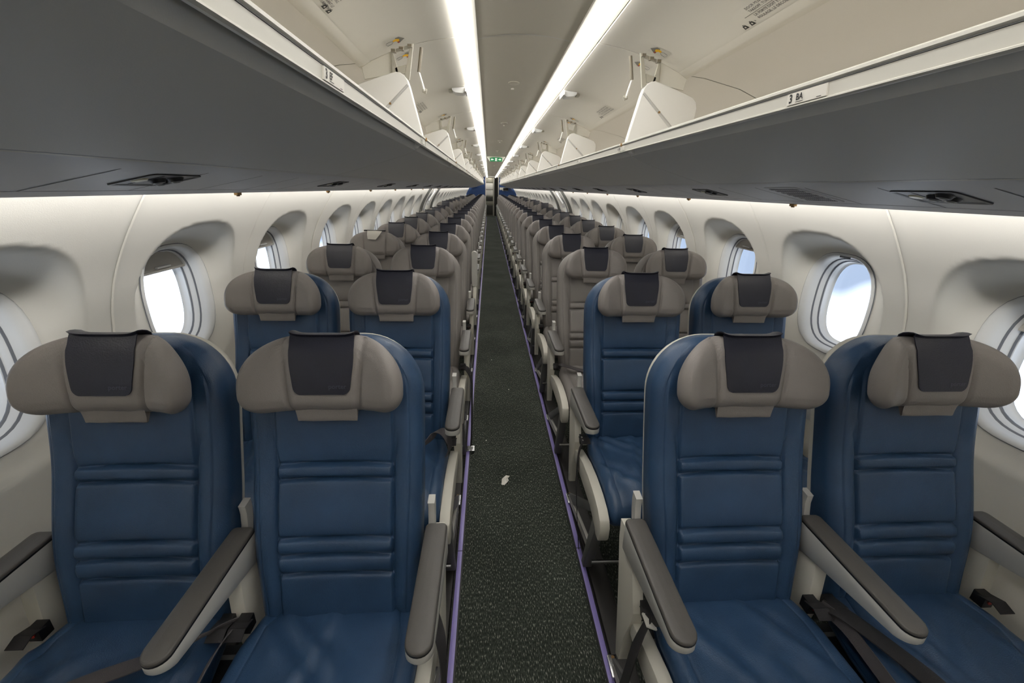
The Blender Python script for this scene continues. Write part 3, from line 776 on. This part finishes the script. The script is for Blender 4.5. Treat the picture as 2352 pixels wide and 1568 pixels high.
# cushion
def cushion_mesh(mt, name, seed=1):
    prof = [(.035, .430), (.020, .447), (-.02, .4525), (-.08, .4535), (-.15, .4570), (-.22, .4615), (-.29, .4640), (-.345, .4615), (-.385, .4530), (-.412, .4400), (-.428, .4220), (-.434, .4000), (-.430, .3780), (-.418, .3600), (-.400, .3500), (-.36, .3480), (-.25, .352), (-.10, .362), (.03, .372)]
    # resample finely
    P = []
    n = len(prof)
    for i in range(n-1):
        k = 4 if 1 <= i <= 9 else 2
        for j in range(k):
            t = j/k; p0, p1, p2, p3 = prof[max(i-1, 0)], prof[i], prof[i+1], prof[min(i+2, n-1)]
            f = lambda a, b_, c, d: .5*((2*b_)+(-a+c)*t+(2*a-5*b_+4*c-d)*t*t+(-a+3*b_-3*c+d)*t**3)
            P.append((f(p0[0], p1[0], p2[0], p3[0]), f(p0[1], p1[1], p2[1], p3[1])))
    P.append(prof[-1])
    N = len(P); hw = .2125; r = .030; rnd = random.Random(seed)
    wr = [(rnd.uniform(-.15, .15), rnd.uniform(-.32, -.05), rnd.uniform(-.9, .9), rnd.uniform(.05, .14), rnd.uniform(.004, .008)) for _ in range(12)]
    xs = [-1, -.998, -.99, -.975, -.95, -.92, -.885, -.86] ; xs = xs + [-.82+.0683*i for i in range(25)] + [-x for x in xs[::-1]]
    xs = sorted(xs + [-.80, -.79, -.78, .78, .79, .80]); cols = []
    for u in xs:
        x = u*hw; e = hw-abs(x); c = []
        ins = -roll(e, r)
        for i, (y, z) in enumerate(P):
            a, b_ = P[max(i-1, 0)], P[min(i+1, N-1)]; d = Vector((b_[0]-a[0], b_[1]-a[1])).normalized(); nn = Vector((d.y, -d.x))*1.0
            # outward normal: (d.y,-d.x) points up on the top run (moving to -y)
            o = Vector((y, z)) + nn*ins*(-1 if nn.y < 0 and i < N*.4 else -1)
            if i < N*.62:
                g = -.0028*math.exp(-((abs(x)-.168)/.0025)**2)
                for cx, cy2, ang, ln, am in wr:
                    dx, dy = x-cx, y-cy2; p = dx*math.cos(ang)+dy*math.sin(ang); q = -dx*math.sin(ang)+dy*math.cos(ang)
                    g += am*1.3*math.exp(-(p/.014)**2-(q/ln)**2) - am*math.exp(-((p-.026)/.016)**2-(q/ln)**2)
                g += .004*(1-(x/hw)**2)
                o += nn*g
            # taper rear corners
            yy = o.x; w = x
            if yy > -.08: w = x*(1-.10*ss((yy+.08)/.11))
            c.append((w, yy, o.y))
        cols.append(c)
    m = MB(); m.grid(cols, mt)
    m.add([c[0] for c in cols], [list(range(len(cols)))], mt); m.add([c[-1] for c in cols], [list(range(len(cols)))], mt)
    m.add(cols[0], [list(range(N))], mt); m.add(cols[-1], [list(range(N))[::-1]], mt)
    return m.mesh(name, weld=True, ang=70)
# armrest, centred on x=0
def stadium(hw, y0, y1, n=12, rear=.012):
    out = []
    for i in range(n+1): a = PI + PI*i/n; out.append((hw*math.cos(a), y0+hw+hw*math.sin(a)))
    for i in range(5): a = PI/2*i/4; out.append((hw-rear+rear*math.cos(a), y1-rear+rear*math.sin(a)))
    for i in range(5): a = PI/2+PI/2*i/4; out.append((-hw+rear+rear*math.cos(a), y1-rear+rear*math.sin(a)))
    return out
def armrest_meshes():
    S = stadium(.0275, -.235, .092); zt = lambda y: .644 - .006*ss((-.15-y)/.1)
    def bot(y): return interp([(-.235, .617), (-.20, .607), (-.10, .597), (-.02, .585), (.03, .568), (.06, .560), (.10, .562)], y)
    m = MB()
    sc = lambda k: [(x*k, -.07+(y+.07)*(1-(1-k)*.16)) for x, y in S]
    rows = [[(x, y, zt(y)) for x, y in sc(.97)], [(x, y, zt(y)-.003) for x, y in S], [(x, y, max(bot(y)+.004, bot(y)+.004)) for x, y in sc(.99)], [(x, y, bot(y)) for x, y in sc(.90)]]
    m.grid(rows, FRAMEP, close_u=True); m.add(rows[0], [list(range(len(S)))], FRAMEP); m.add(rows[-1], [list(range(len(S)))[::-1]], FRAMEP)
    body = m.mesh('armrest', ang=40)
    m = MB(); rows = []
    for k, dz in ((.93, .001), (.98, .0015), (.995, .004), (.985, .0075), (.94, .0100), (.85, .0112), (.6, .0122), (.25, .0126)): rows.append([(x, y, zt(y)+dz-.001) for x, y in [(x*k, -.07+(y+.07)*(1-(1-k)*.17)) for x, y in S]])
    m.grid(rows, PAD, close_u=True); m.add(rows[-1], [list(range(len(S)))], PAD); m.add(rows[0], [list(range(len(S)))[::-1]], PAD)
    pad = m.mesh('armrest_pad', ang=60)
    m = MB(); rows = [[(x*k, -.07+(y+.07)*(1-(1-k)*.17), zt(y)+dz) for x, y in S] for k, dz in ((.955, -.001), (1.004, -.0010), (1.006, .0010), (1.004, .0034), (.955, .004))]
    m.grid(rows, BLACK, close_u=True); gap = m.mesh('pad_edge')
    return body, pad, gap
def post_mesh(s, aisle):
    # support plate carrying an armrest; aisle side gets the tall end panel
    m = MB(); w = .0145
    if aisle:
        P = [(.075, .600), (.110, .606), (.150, .600), (.145, .540), (.105, .400), (.070, .250), (.055, .190), (.030, .200), (.020, .300), (-.010, .400), (-.015, .440), (.020, .520), (.045, .572)]
        m.prism(P, lambda y, z: (-.014, y, z), lambda y, z: (.014, y, z), CREAM)
        m.prism([(.060, .585), (.135, .592), (.125, .54), (.09, .42), (.06, .34), (.03, .42), (.045, .52)], lambda y, z: (-.0165*s*-1, y, z), lambda y, z: (-.014*s*-1, y, z), CREAM)
    else:
        P = [(.010, .585), (.120, .590), (.105, .520), (.075, .425), (.060, .33), (.010, .33), (-.005, .425)]
        m.prism(P, lambda y, z: (-.018, y, z), lambda y, z: (.018, y, z), CREAM)
    return m.mesh('armrest_support', bevel=.004, seg=2)
def finger_mesh():
    m = MB(); pts = [(.085, .560), (.104, .60), (.118, .64), (.124, .670), (.123, .695)]; rows = []
    for i, (y, z) in enumerate(pts):
        w = .009
        rows.append([(-w, y-.008, z), (w, y-.008, z), (w, y+.022, z+.004), (-w, y+.022, z+.004)])
    m.grid(rows, FRAMEP, close_u=True); m.add(rows[0], [[0,1,2,3]], FRAMEP); m.add(rows[-1], [[3,2,1,0]], FRAMEP)
    return m.mesh('back_bracket', bevel=.0035)
def nose_mesh():
    P = [(.00, .395), (-.06, .412), (-.15, .432), (-.25, .440), (-.34, .436), (-.405, .424), (-.440, .404), (-.452, .380), (-.450, .335), (-.440, .318), (-.405, .315), (-.39, .332), (-.30, .352), (-.15, .350), (-.04, .345), (.0, .350)]
    m = MB(); m.prism(P, lambda y, z: (-.020, y, z), lambda y, z: (.016, y, z), CREAM)
    return m.mesh('side_fairing', bevel=.005, seg=2)
def legs_mesh(s):
    m = MB()
    m.prism([(-.385, .33), (-.335, .33), (-.240, .012), (-.275, .012)], lambda y, z: (-.019, y, z), lambda y, z: (.019, y, z), GREYMETAL)
    m2 = MB()
    m2.prism([(-.30, .315), (-.26, .325), (.13, .050), (.13, .016), (.09, .016)], lambda y, z: (-.006, y, z), lambda y, z: (.006, y, z), GREYMETAL)
    m2.prism([(-.29, .11), (-.275, .14), (.12, .045), (.12, .018)], lambda y, z: (-.009, y, z), lambda y, z: (.009, y, z), FRAMEP)
    m3 = MB(); m3.box((0, .12, .022), (.030, .07, .016), STEEL); m3.box((0, .10, .036), (.018, .03, .022), GREYMETAL); m3.tube([(0, .14, .028), (0, .14, .040)], .006, BRASS, n=8)
    return m.mesh('leg', bevel=.004), m2.mesh('leg_brace', bevel=.003), m3.mesh('floor_fitting', bevel=.002)
def bar_mesh(w):
    m = MB(); m.tube([(-w/2, 0, 0), (w/2, 0, 0)], .008, STEEL, n=10); return m.mesh('baggage_bar')
def beam_mesh(w):
    m = MB()
    for y, z in ((-.30, .325), (-.02, .325)): m.tube([(-w/2, y, z), (w/2, y, z)], .020, GREYMETAL, n=10)
    m.box((0, -.15, .338), (w*.93, .32, .012), BLACK)
    return m.mesh('seat_beam', bevel=0)
def vest_mesh():
    m = MB(); m.box((0, -.20, .300), (.24, .16, .045), mat_vest); return m.mesh('life_vest_pouch', bevel=.010)
mat_vest = mat('vest_pouch', (150, 92, 40), .7)
def buckle_stub():
    m = MB(); m.box((0, 0, 0), (.030, .030, .034), BLACK); m.tube([(0, -.018, .004), (0, -.008, .004)], .007, RED, n=10); m.ribbon([(0, .0, .012), (0, -.03, .022), (0, -.055, .012)], [(.020, 0, 0)]*3, .003, BELTD)
    return m.mesh('belt_anchor', bevel=.004)
def belt_mesh(kind, s):
    m = MB()
    if kind == 'short':
        pts = [(s*.205, -.02, .430), (s*.196, -.07, .470), (s*.175, -.12, .478), (s*.140, -.16, .474), (s*.10, -.18, .472)]
        m.ribbon(pts, [(.0, .022, .004)]*5, .003, BELT); m.box((s*.085, -.185, .474), (.040, .040, .007), STEEL)
    return m.mesh('seat_belt', bevel=0)

MESH = {}
MESH['back_b'] = back_mesh(BLUE, 'backrest'); MESH['back_g'] = MESH['back_b'].copy(); MESH['back_g'].materials[0] = GREY
MESH['shell'] = shell_mesh(); MESH['head'] = head_mesh(); MESH['cover'] = cover_mesh(); MESH['flap'] = flap_mesh(); MESH['porter'] = porter_mesh()
for i in range(4): MESH['cb%d' % i] = cushion_mesh(BLUE, 'seat_cushion', 11+i)
MESH['cg'] = cushion_mesh(GREY, 'seat_cushion', 31)
MESH['arm'], MESH['pad'], MESH['gap'] = armrest_meshes()
MESH['post_m'] = post_mesh(1, False); MESH['finger'] = finger_mesh(); MESH['nose'] = nose_mesh()
MESH['leg'], MESH['brace'], MESH['fit'] = legs_mesh(1); MESH['bar'] = bar_mesh(.474); MESH['beam'] = beam_mesh(.47); MESH['anchor'] = buckle_stub(); MESH['vest'] = vest_mesh()
SX = {(-1, 'aisle'): -.513, (-1, 'window'): -.986, (1, 'aisle'): .497, (1, 'window'): .980}
def make_seat(s, kind, col, ci=0):
    """s=-1 left / +1 right; kind aisle|window"""
    r = empty('aircraft_seat', (0, 0, 0)); al = -s          # direction towards the aisle
    bk = link('backrest', MESH['back_b' if col == 'b' else 'back_g'], r); link('back_shell', MESH['shell'], bk)
    link('headrest', MESH['head'], r)
    cvr = link('headrest_cover', MESH['cover'], r); link('headrest_strap', MESH['flap'], r)
    link('seat_cushion', MESH['cb%d' % ci] if col == 'b' else MESH['cg'], r)
    def arm(x, sup, fo=None):
        a = link('armrest', MESH['arm'], r, (x, 0, 0)); link('armrest_pad', MESH['pad'], a); link('pad_edge', MESH['gap'], a)
        if sup: link('armrest_support', sup, r, (x, 0, 0))
        if fo is not None: link('back_bracket', MESH['finger'], r, (x+fo, 0, 0))
    if kind == 'aisle':
        k = 'post_a%d' % s
        if k not in MESH: MESH[k] = post_mesh(s, True)
        arm(al*.244, MESH[k], -al*.016); arm(-al*.238, MESH['post_m'], -al*.012)
        link('side_fairing', MESH['nose'], r, (al*.232, 0, 0))
        l = link('leg', MESH['leg'], r, (al*.226, 0, 0)); link('leg_brace', MESH['brace'], l); link('floor_fitting', MESH['fit'], l)
        link('baggage_bar', MESH['bar'], r, (0, -.355, .128)); link('seat_beam', MESH['beam'], r, (0, 0, 0))
        link('belt_anchor', MESH['anchor'], r, (al*.224, -.015, .455)); link('belt_anchor', MESH['anchor'], r, (-al*.216, -.015, .455))
    else:
        arm(-al*.238, MESH['post_m'])
        l = link('leg', MESH['leg'], r, (-al*.02, 0, 0)); link('leg_brace', MESH['brace'], l); link('floor_fitting', MESH['fit'], l)
        link('baggage_bar', MESH['bar'], r, (0, -.355, .128)); link('seat_beam', MESH['beam'], r, (0, 0, 0))
        link('belt_anchor', MESH['anchor'], r, (al*.214, -.015, .455)); link('belt_anchor', MESH['anchor'], r, (-al*.220, -.015, .455))
        link('life_vest_pouch', MESH['vest'], r, (0, 0, 0))
    return r
YJ, PITCH, NR = .7835, .7874, 28
protos = {}; SEATS = {}
for s, sd in ((-1, 'left'), (1, 'right')):
    for kind in ('aisle', 'window'):
        for k in range(NR):
            col = 'b' if k < 2 else 'g'
            if k < 2: r = make_seat(s, kind, 'b', (k*2 + (0 if kind == 'aisle' else 1) + (2 if s > 0 else 0)) % 4)
            elif (s, kind) not in protos:
                r = make_seat(s, kind, 'g'); protos[(s, kind)] = r
            else: r = copy_tree(protos[(s, kind)])
            r.location = (SX[(s, kind)], YJ + PITCH*k, 0)
            SEATS[(s, kind, k)] = r
            row = 'front row' if k == 0 else 'last row by the bulkhead' if k == NR-1 else '%s row' % ORD[k]
            tag(r, '%s leather %s seat left of the aisle, %s' % ('blue' if k < 2 else 'grey', kind, row) if s < 0 else '%s leather %s seat right of the aisle, %s' % ('blue' if k < 2 else 'grey', kind, row), 'airplane seat',
                'blue seats in the first two rows' if k < 2 else 'grey seats behind the blue rows')
            if k < 2:
                c = [o for o in r.children if o.name.split('.')[0] == 'headrest_cover'][0]; link('embossed_lettering', MESH['porter'], c)
            if kind == 'window' and k in ([10, 11, 12, 14, 17] if s < 0 else [10, 12, 13, 16, 18]):     # raised headrests further aft
                for o in r.children:
                    if o.name.split('.')[0] in ('headrest', 'headrest_cover', 'headrest_strap'): o.location = (0, .055*SA, .055*CA)
def kid(r, nm, i=0): return [o for o in r.children if o.name.split('.')[0] == nm][i]
# the fourth window seat on the left has no leather cover, only its dark strip and a white card
r4 = SEATS[(-1, 'window', 3)]; oc = kid(r4, 'headrest_cover'); bpy.data.objects.remove(oc)
m = MB(); m.ribbon([B(-.078, .708, .05), B(.078, .708, .05)], [Vector((0, .012, 0))]*2, .010, BLACK); m.obj('fastener_strip', r4, bevel=.002)
m = MB(); rows = [[B(-.05, .702, .075), B(0, .703, .078), B(.058, .700, .075)], [B(-.05, .67, .081), B(0, .665, .086), B(.040, .67, .083)], [B(-.047, .640, .080), B(.012, .636, .086), B(.020, .645, .083)]]
m.grid(rows, PAPER); o = m.obj('paper_card', fix=False); o.location = r4.location; tag(o, 'white torn paper card on a bare headrest in the fourth row', 'paper card')
# one raised aisle armrest on the left
ra = SEATS[(-1, 'aisle', 4)]; a = [o for o in ra.children if o.name.split('.')[0] == 'armrest' and o.location.x > 0][0]
Rr = Matrix.Rotation(math.radians(-78), 4, 'X'); piv = Vector((0, .08, .60)); a.matrix_local = Matrix.Translation(Vector((a.location.x, 0, 0))) @ Matrix.Translation(piv) @ Rr @ Matrix.Translation(-piv)

# individual belts of the near seats
def belt(seat, pts, ws, m_=None, buckle=None, tagat=None, th=.0028, nm='seat_belt'):
    mt = m_ or BELT; mm = MB(); o = seat.location
    # smooth the path
    def cr_(P, n=6):
        out = []
        for i in range(len(P)-1):
            p0, p1, p2, p3 = [Vector(P[j]) for j in (max(i-1, 0), i, i+1, min(i+2, len(P)-1))]
            for j in range(n):
                t = j/n; out.append(.5*((2*p1)+(-p0+p2)*t+(2*p0-5*p1+4*p2-p3)*t*t+(-p0+3*p1-3*p2+p3)*t**3))
        out.append(Vector(P[-1])); return out
    pp = cr_(pts); ww = cr_(ws)
    mm.ribbon([p-o for p in pp], ww, th, mt); ob = mm.obj(nm, seat, ang=60)
    if buckle:
        c, R3 = buckle; b = MB(); b.box(Vector(c)-o, (.048, .052, .008), STEEL, R3); b.box(Vector(c)-o+Vector((0, 0, .005)), (.036, .030, .004), GREYMETAL, R3); b.obj('buckle', ob, bevel=.002)
    if tagat:
        c, d3, R3 = tagat; b = MB(); b.box(Vector(c)-o, d3, PLACW, R3); b.obj('belt_tag', ob, bevel=.001)
    return ob
S_ = SEATS
LW, LA, RA, RW = S_[(-1, 'window', 0)], S_[(-1, 'aisle', 0)], S_[(1, 'aisle', 0)], S_[(1, 'window', 0)]
belt(LW, [(-.752, .765, .462), (-.775, .742, .478), (-.811, .704, .486), (-.871, .669, .486), (-.966, .631, .485), (-1.03, .60, .485)], [(.018, .016, .004), (.018, .018, .0), (.016, .020, 0), (.012, .022, 0), (.008, .023, 0), (.008, .023, 0)], BELT, ((-1.05, .595, .489), Matrix.Rotation(1.2, 3, 'Z')))
belt(LA, [(-.742, .760, .455), (-.752, .70, .470), (-.755, .62, .462), (-.758, .54, .450), (-.765, .44, .420)], [(.006, .0, .016), (.010, 0, .014), (.010, 0, .014), (.010, 0, .014), (.008, 0, .016)], BELT)
belt(RA, [(.290, .765, .46), (.270, .735, .476), (.246, .715, .455), (.226, .705, .39), (.220, .71, .30), (.222, .73, .20), (.226, .76, .10)], [(.008, .020, .004), (.012, .022, 0), (.010, .024, -.004), (.006, .025, 0), (.006, .025, 0), (.006, .025, 0), (.006, .025, 0)], BELTD, tagat=((.262, .724, .472), (.030, .036, .005), Matrix.Rotation(.5, 3, 'Y')))
belt(RW, [(.738, .755, .462), (.752, .72, .484), (.775, .675, .487), (.797, .625, .488), (.822, .565, .487), (.845, .49, .484)], [(.018, .006, .004), (.021, .006, .002), (.022, .008, 0), (.022, .008, 0), (.024, .008, 0), (.024, .006, 0)], BELTD, ((.848, .47, .488), Matrix.Rotation(-.3, 3, 'Z')))
belt(RA, [(.738, .765, .455), (.748, .70, .468), (.756, .62, .455), (.762, .52, .44), (.775, .42, .42)], [(.004, 0, .016)]*5, BELT)
belt(LA, [(-.268, .755, .47), (-.245, .70, .455), (-.238, .66, .40), (-.236, .62, .30), (-.238, .58, .20)], [(.008, .018, 0), (.006, .02, 0), (.003, .02, 0), (.003, .02, 0), (.003, .02, 0)], BELTD)
o2 = PITCH
LA2, RA2, RW2 = S_[(-1, 'aisle', 1)], S_[(1, 'aisle', 1)], S_[(1, 'window', 1)]
belt(LA2, [(-.300, 1.43, .470), (-.288, 1.455, .500), (-.315, 1.50, .530), (-.35, 1.52, .525), (-.375, 1.50, .498), (-.41, 1.46, .480)], [(.004, .022, -.006), (.006, .022, -.004), (.012, .018, 0), (.014, .016, .0), (.014, .016, -.006), (.012, .018, 0)], BELT, ((-.425, 1.445, .482), Matrix.Rotation(.7, 3, 'Z')))
belt(RA2, [(.292, 1.56, .462), (.270, 1.53, .462), (.246, 1.50, .42), (.236, 1.46, .33), (.236, 1.42, .22), (.246, 1.40, .10), (.252, 1.39, .03)], [(.008, .018, 0), (.008, .02, 0), (.004, .022, 0), (.003, .022, 0), (.003, .02, 0), (.003, .02, 0), (.003, .02, 0)], BELTD, tagat=((.272, 1.53, .468), (.026, .03, .004), Matrix.Rotation(.6, 3, 'Y')))
belt(RW2, [(.775, 1.50, .478), (.80, 1.46, .481), (.815, 1.42, .483)], [(.016, .008, 0)]*3, BELTD, ((.82, 1.39, .484), Matrix.Rotation(.4, 3, 'Z')))
RA3 = S_[(1, 'aisle', 2)]; LA3 = S_[(-1, 'aisle', 2)]
belt(RA3, [(.283, 2.33, .47), (.300, 2.28, .494), (.335, 2.25, .495), (.38, 2.24, .484), (.42, 2.22, .482)], [(.006, .02, 0), (.004, .022, 0), (.002, .022, 0), (.002, .022, 0), (.002, .022, 0)], BELT, ((.44, 2.21, .485), Matrix.Rotation(-.4, 3, 'Z')))
belt(LA3, [(-.300, 2.30, .47), (-.262, 2.27, .475), (-.235, 2.24, .42), (-.232, 2.20, .30), (-.234, 2.17, .15), (-.238, 2.15, .03)], [(.008, .02, 0), (.008, .022, 0), (.004, .024, 0), (.003, .024, 0), (.003, .022, 0), (.003, .01, 0)], BELTD, ((-.242, 2.14, .016), Matrix.Rotation(.0, 3, 'Z')))

# paper scrap and crumbs on the carpet
m = MB(); pts = [(-.020, -.035, .003), (-.004, -.042, .006), (.010, -.020, .004), (.020, -.012, .010), (.016, .012, .004), (.026, .028, .007), (.008, .040, .003), (-.004, .018, .010), (-.016, .010, .003)]
m.add([(0, 0, .010)]+pts, [[0, i+1, (i+1) % 9+1] for i in range(9)], PAPER); m.add([(0, 0, .008)]+[(p[0], p[1], p[2]-.0015) for p in pts], [[0, (i+1) % 9+1, i+1] for i in range(9)], PAPER)
o = m.obj('paper_scrap', smooth=False, fix=False); o.location = (-.047, 1.867, 0); tag(o, 'crumpled cream paper scrap lying on the aisle carpet', 'paper scrap')
for i, (x, y, d) in enumerate([(-.11, 3.55, 'left of the centre line'), (.02, 2.95, 'near the centre line'), (-.15, 2.25, 'by the left floor strip')]):
    m = MB(); m.add([(-.005, -.004, 0), (.006, -.003, 0), (.002, .006, 0), (0, 0, .006)], [[0,1,2],[0,3,1],[1,3,2],[2,3,0]], PAPER); o = m.obj('crumb', smooth=False); o.location = (x, y, 0)
    tag(o, 'tiny pale crumb on the aisle carpet, ' + d, 'crumb', 'crumbs on the carpet')

# ================================================================== END BULKHEAD AND GALLEY
def arch(w, zt, r, n=8):
    out = [(-w, 0)]
    for i in range(n+1): a = PI - PI/2*i/n; out.append((-w+r+r*math.cos(a), zt-r+r*math.sin(a)))
    for i in range(n+1): a = PI/2 - PI/2*i/n; out.append((w-r+r*math.cos(a), zt-r+r*math.sin(a)))
    out.append((w, 0)); return out
XO, WO = .03, .315
m = MB(); inn = [(x+XO, z) for x, z in arch(WO, 1.965, .06)]; outb = []
for x, z in inn:
    if z < .01: outb.append((math.copysign(1.2, x-XO), 0))
    else: outb.append((math.copysign(1.4, x-XO) if z < 1.9 else x*1.05, 1.60 if z < 1.9 else 2.08) )
left = [(-1.3, 0), (XO-WO, 0), (XO-WO, 2.06), (-1.3, 2.06)]; right = [(XO+WO, 0), (1.3, 0), (1.3, 2.06), (XO+WO, 2.06)]
for P in (left, right): m.prism(P, lambda x, z: (x, Y1, z), lambda x, z: (x, Y1+.04, z), BULK)
m.prism([(XO-WO, 1.965), (XO+WO, 1.965), (XO+WO, 2.06), (XO-WO, 2.06)], lambda x, z: (x, Y1, z), lambda x, z: (x, Y1+.04, z), BULK)
struct(m.obj('wall_back'))
m = MB(); n = len(inn); o_ = [(XO+(x-XO)*1.10, z*1.018 if z > .01 else 0) for x, z in inn]
rows = [[(x, Y1-.03, z) for x, z in o_], [(x, Y1-.03, z) for x, z in inn], [(x, Y1+.05, z) for x, z in inn]]
m.grid(rows, CREAM); m.grid([[(x, Y1+.0, z) for x, z in o_], [(x, Y1-.03, z) for x, z in o_]], CREAM)
r = struct(empty('door_3', (0, 0, 0))); m.obj('door_frame', r)
m = MB(); m.box((.50, Y1-.02, 1.42), (.16, .02, .12), CREAM); m.box((.72, Y1-.025, 1.40), (.30, .02, .17), WINF); o = m.obj('wall_placard_box', bevel=.004); tag(o, 'pale panel fixed on the right side of the blue bulkhead', 'panel')
m = MB(); m.box((0, 0, 0), (.26, .02, .135), SCREEN); r = m.obj('monitor', bevel=.003); r.location = (.735, Y1-.046, 1.40); tag(r, 'dark screen on the blue bulkhead right of the doorway', 'screen')
# galley seen through the doorway
YG = 24.2
struct(MB().add([(-1.2, 26, 0), (1.2, 26, 0), (1.2, 26, 2.1), (-1.2, 26, 2.1)], [[0,1,2,3]], GAL).obj('wall_galley'))
for s, sd in ((-1, 'a'), (1, 'b')):
    struct(MB().add([(s*1.2, Y1+.04, 0), (s*1.2, 26, 0), (s*1.2, 26, 2.1), (s*1.2, Y1+.04, 2.1)], [[0,1,2,3]], DGREY).obj('wall_galley_left' if s < 0 else 'wall_galley_right'))
r = empty('galley_unit', (-.10, YG, 0)); tag(r, 'metal galley unit with doors and trolley seen through the end doorway', 'galley')
m = MB(); m.box((0, .2, .98), (.44, .4, 1.96), GAL); m.obj('cabinet_body', r, bevel=.004)
for z0, z1, mt, nm in ((1.72, 1.90, GAL, 'cabinet_door'), (1.38, 1.68, PLACW, 'cabinet_door'), (1.05, 1.34, PLACW, 'cabinet_door'), (.78, .99, GALD, 'oven'), (.62, .74, GAL, 'drawer'), (.06, .56, GALD, 'trolley')):
    m = MB(); m.box((-.01, -.012, (z0+z1)/2), (.38, .024, z1-z0), mt); m.box((-.01, -.028, z1-.02), (.20, .01, .012), STEEL); m.obj(nm, r, bevel=.004)
m = MB(); m.box((.235, -.03, .98), (.03, .05, 1.96), RAIL); m.obj('side_post', r)
m = MB(); m.box((.30, 24.8, 1.0), (.36, .5, 2.0), GALD); tag(m.obj('galley_locker'), 'dark locker right of the galley unit beyond the doorway', 'locker')
m = MB(); m.box((0, 0, 0), (.3, .3, .01), LED); o = m.obj('galley_lamp'); o.location = (-.1, 23.8, 2.03); tag(o, 'small galley ceiling lamp beyond the doorway', 'ceiling light')

# end wall behind the camera
struct(MB().add([(-1.4, Y0, 0), (1.4, Y0, 0), (1.4, Y0, 2.12), (-1.4, Y0, 2.12)], [[0,1,2,3]], CREAM).obj('wall_front'))
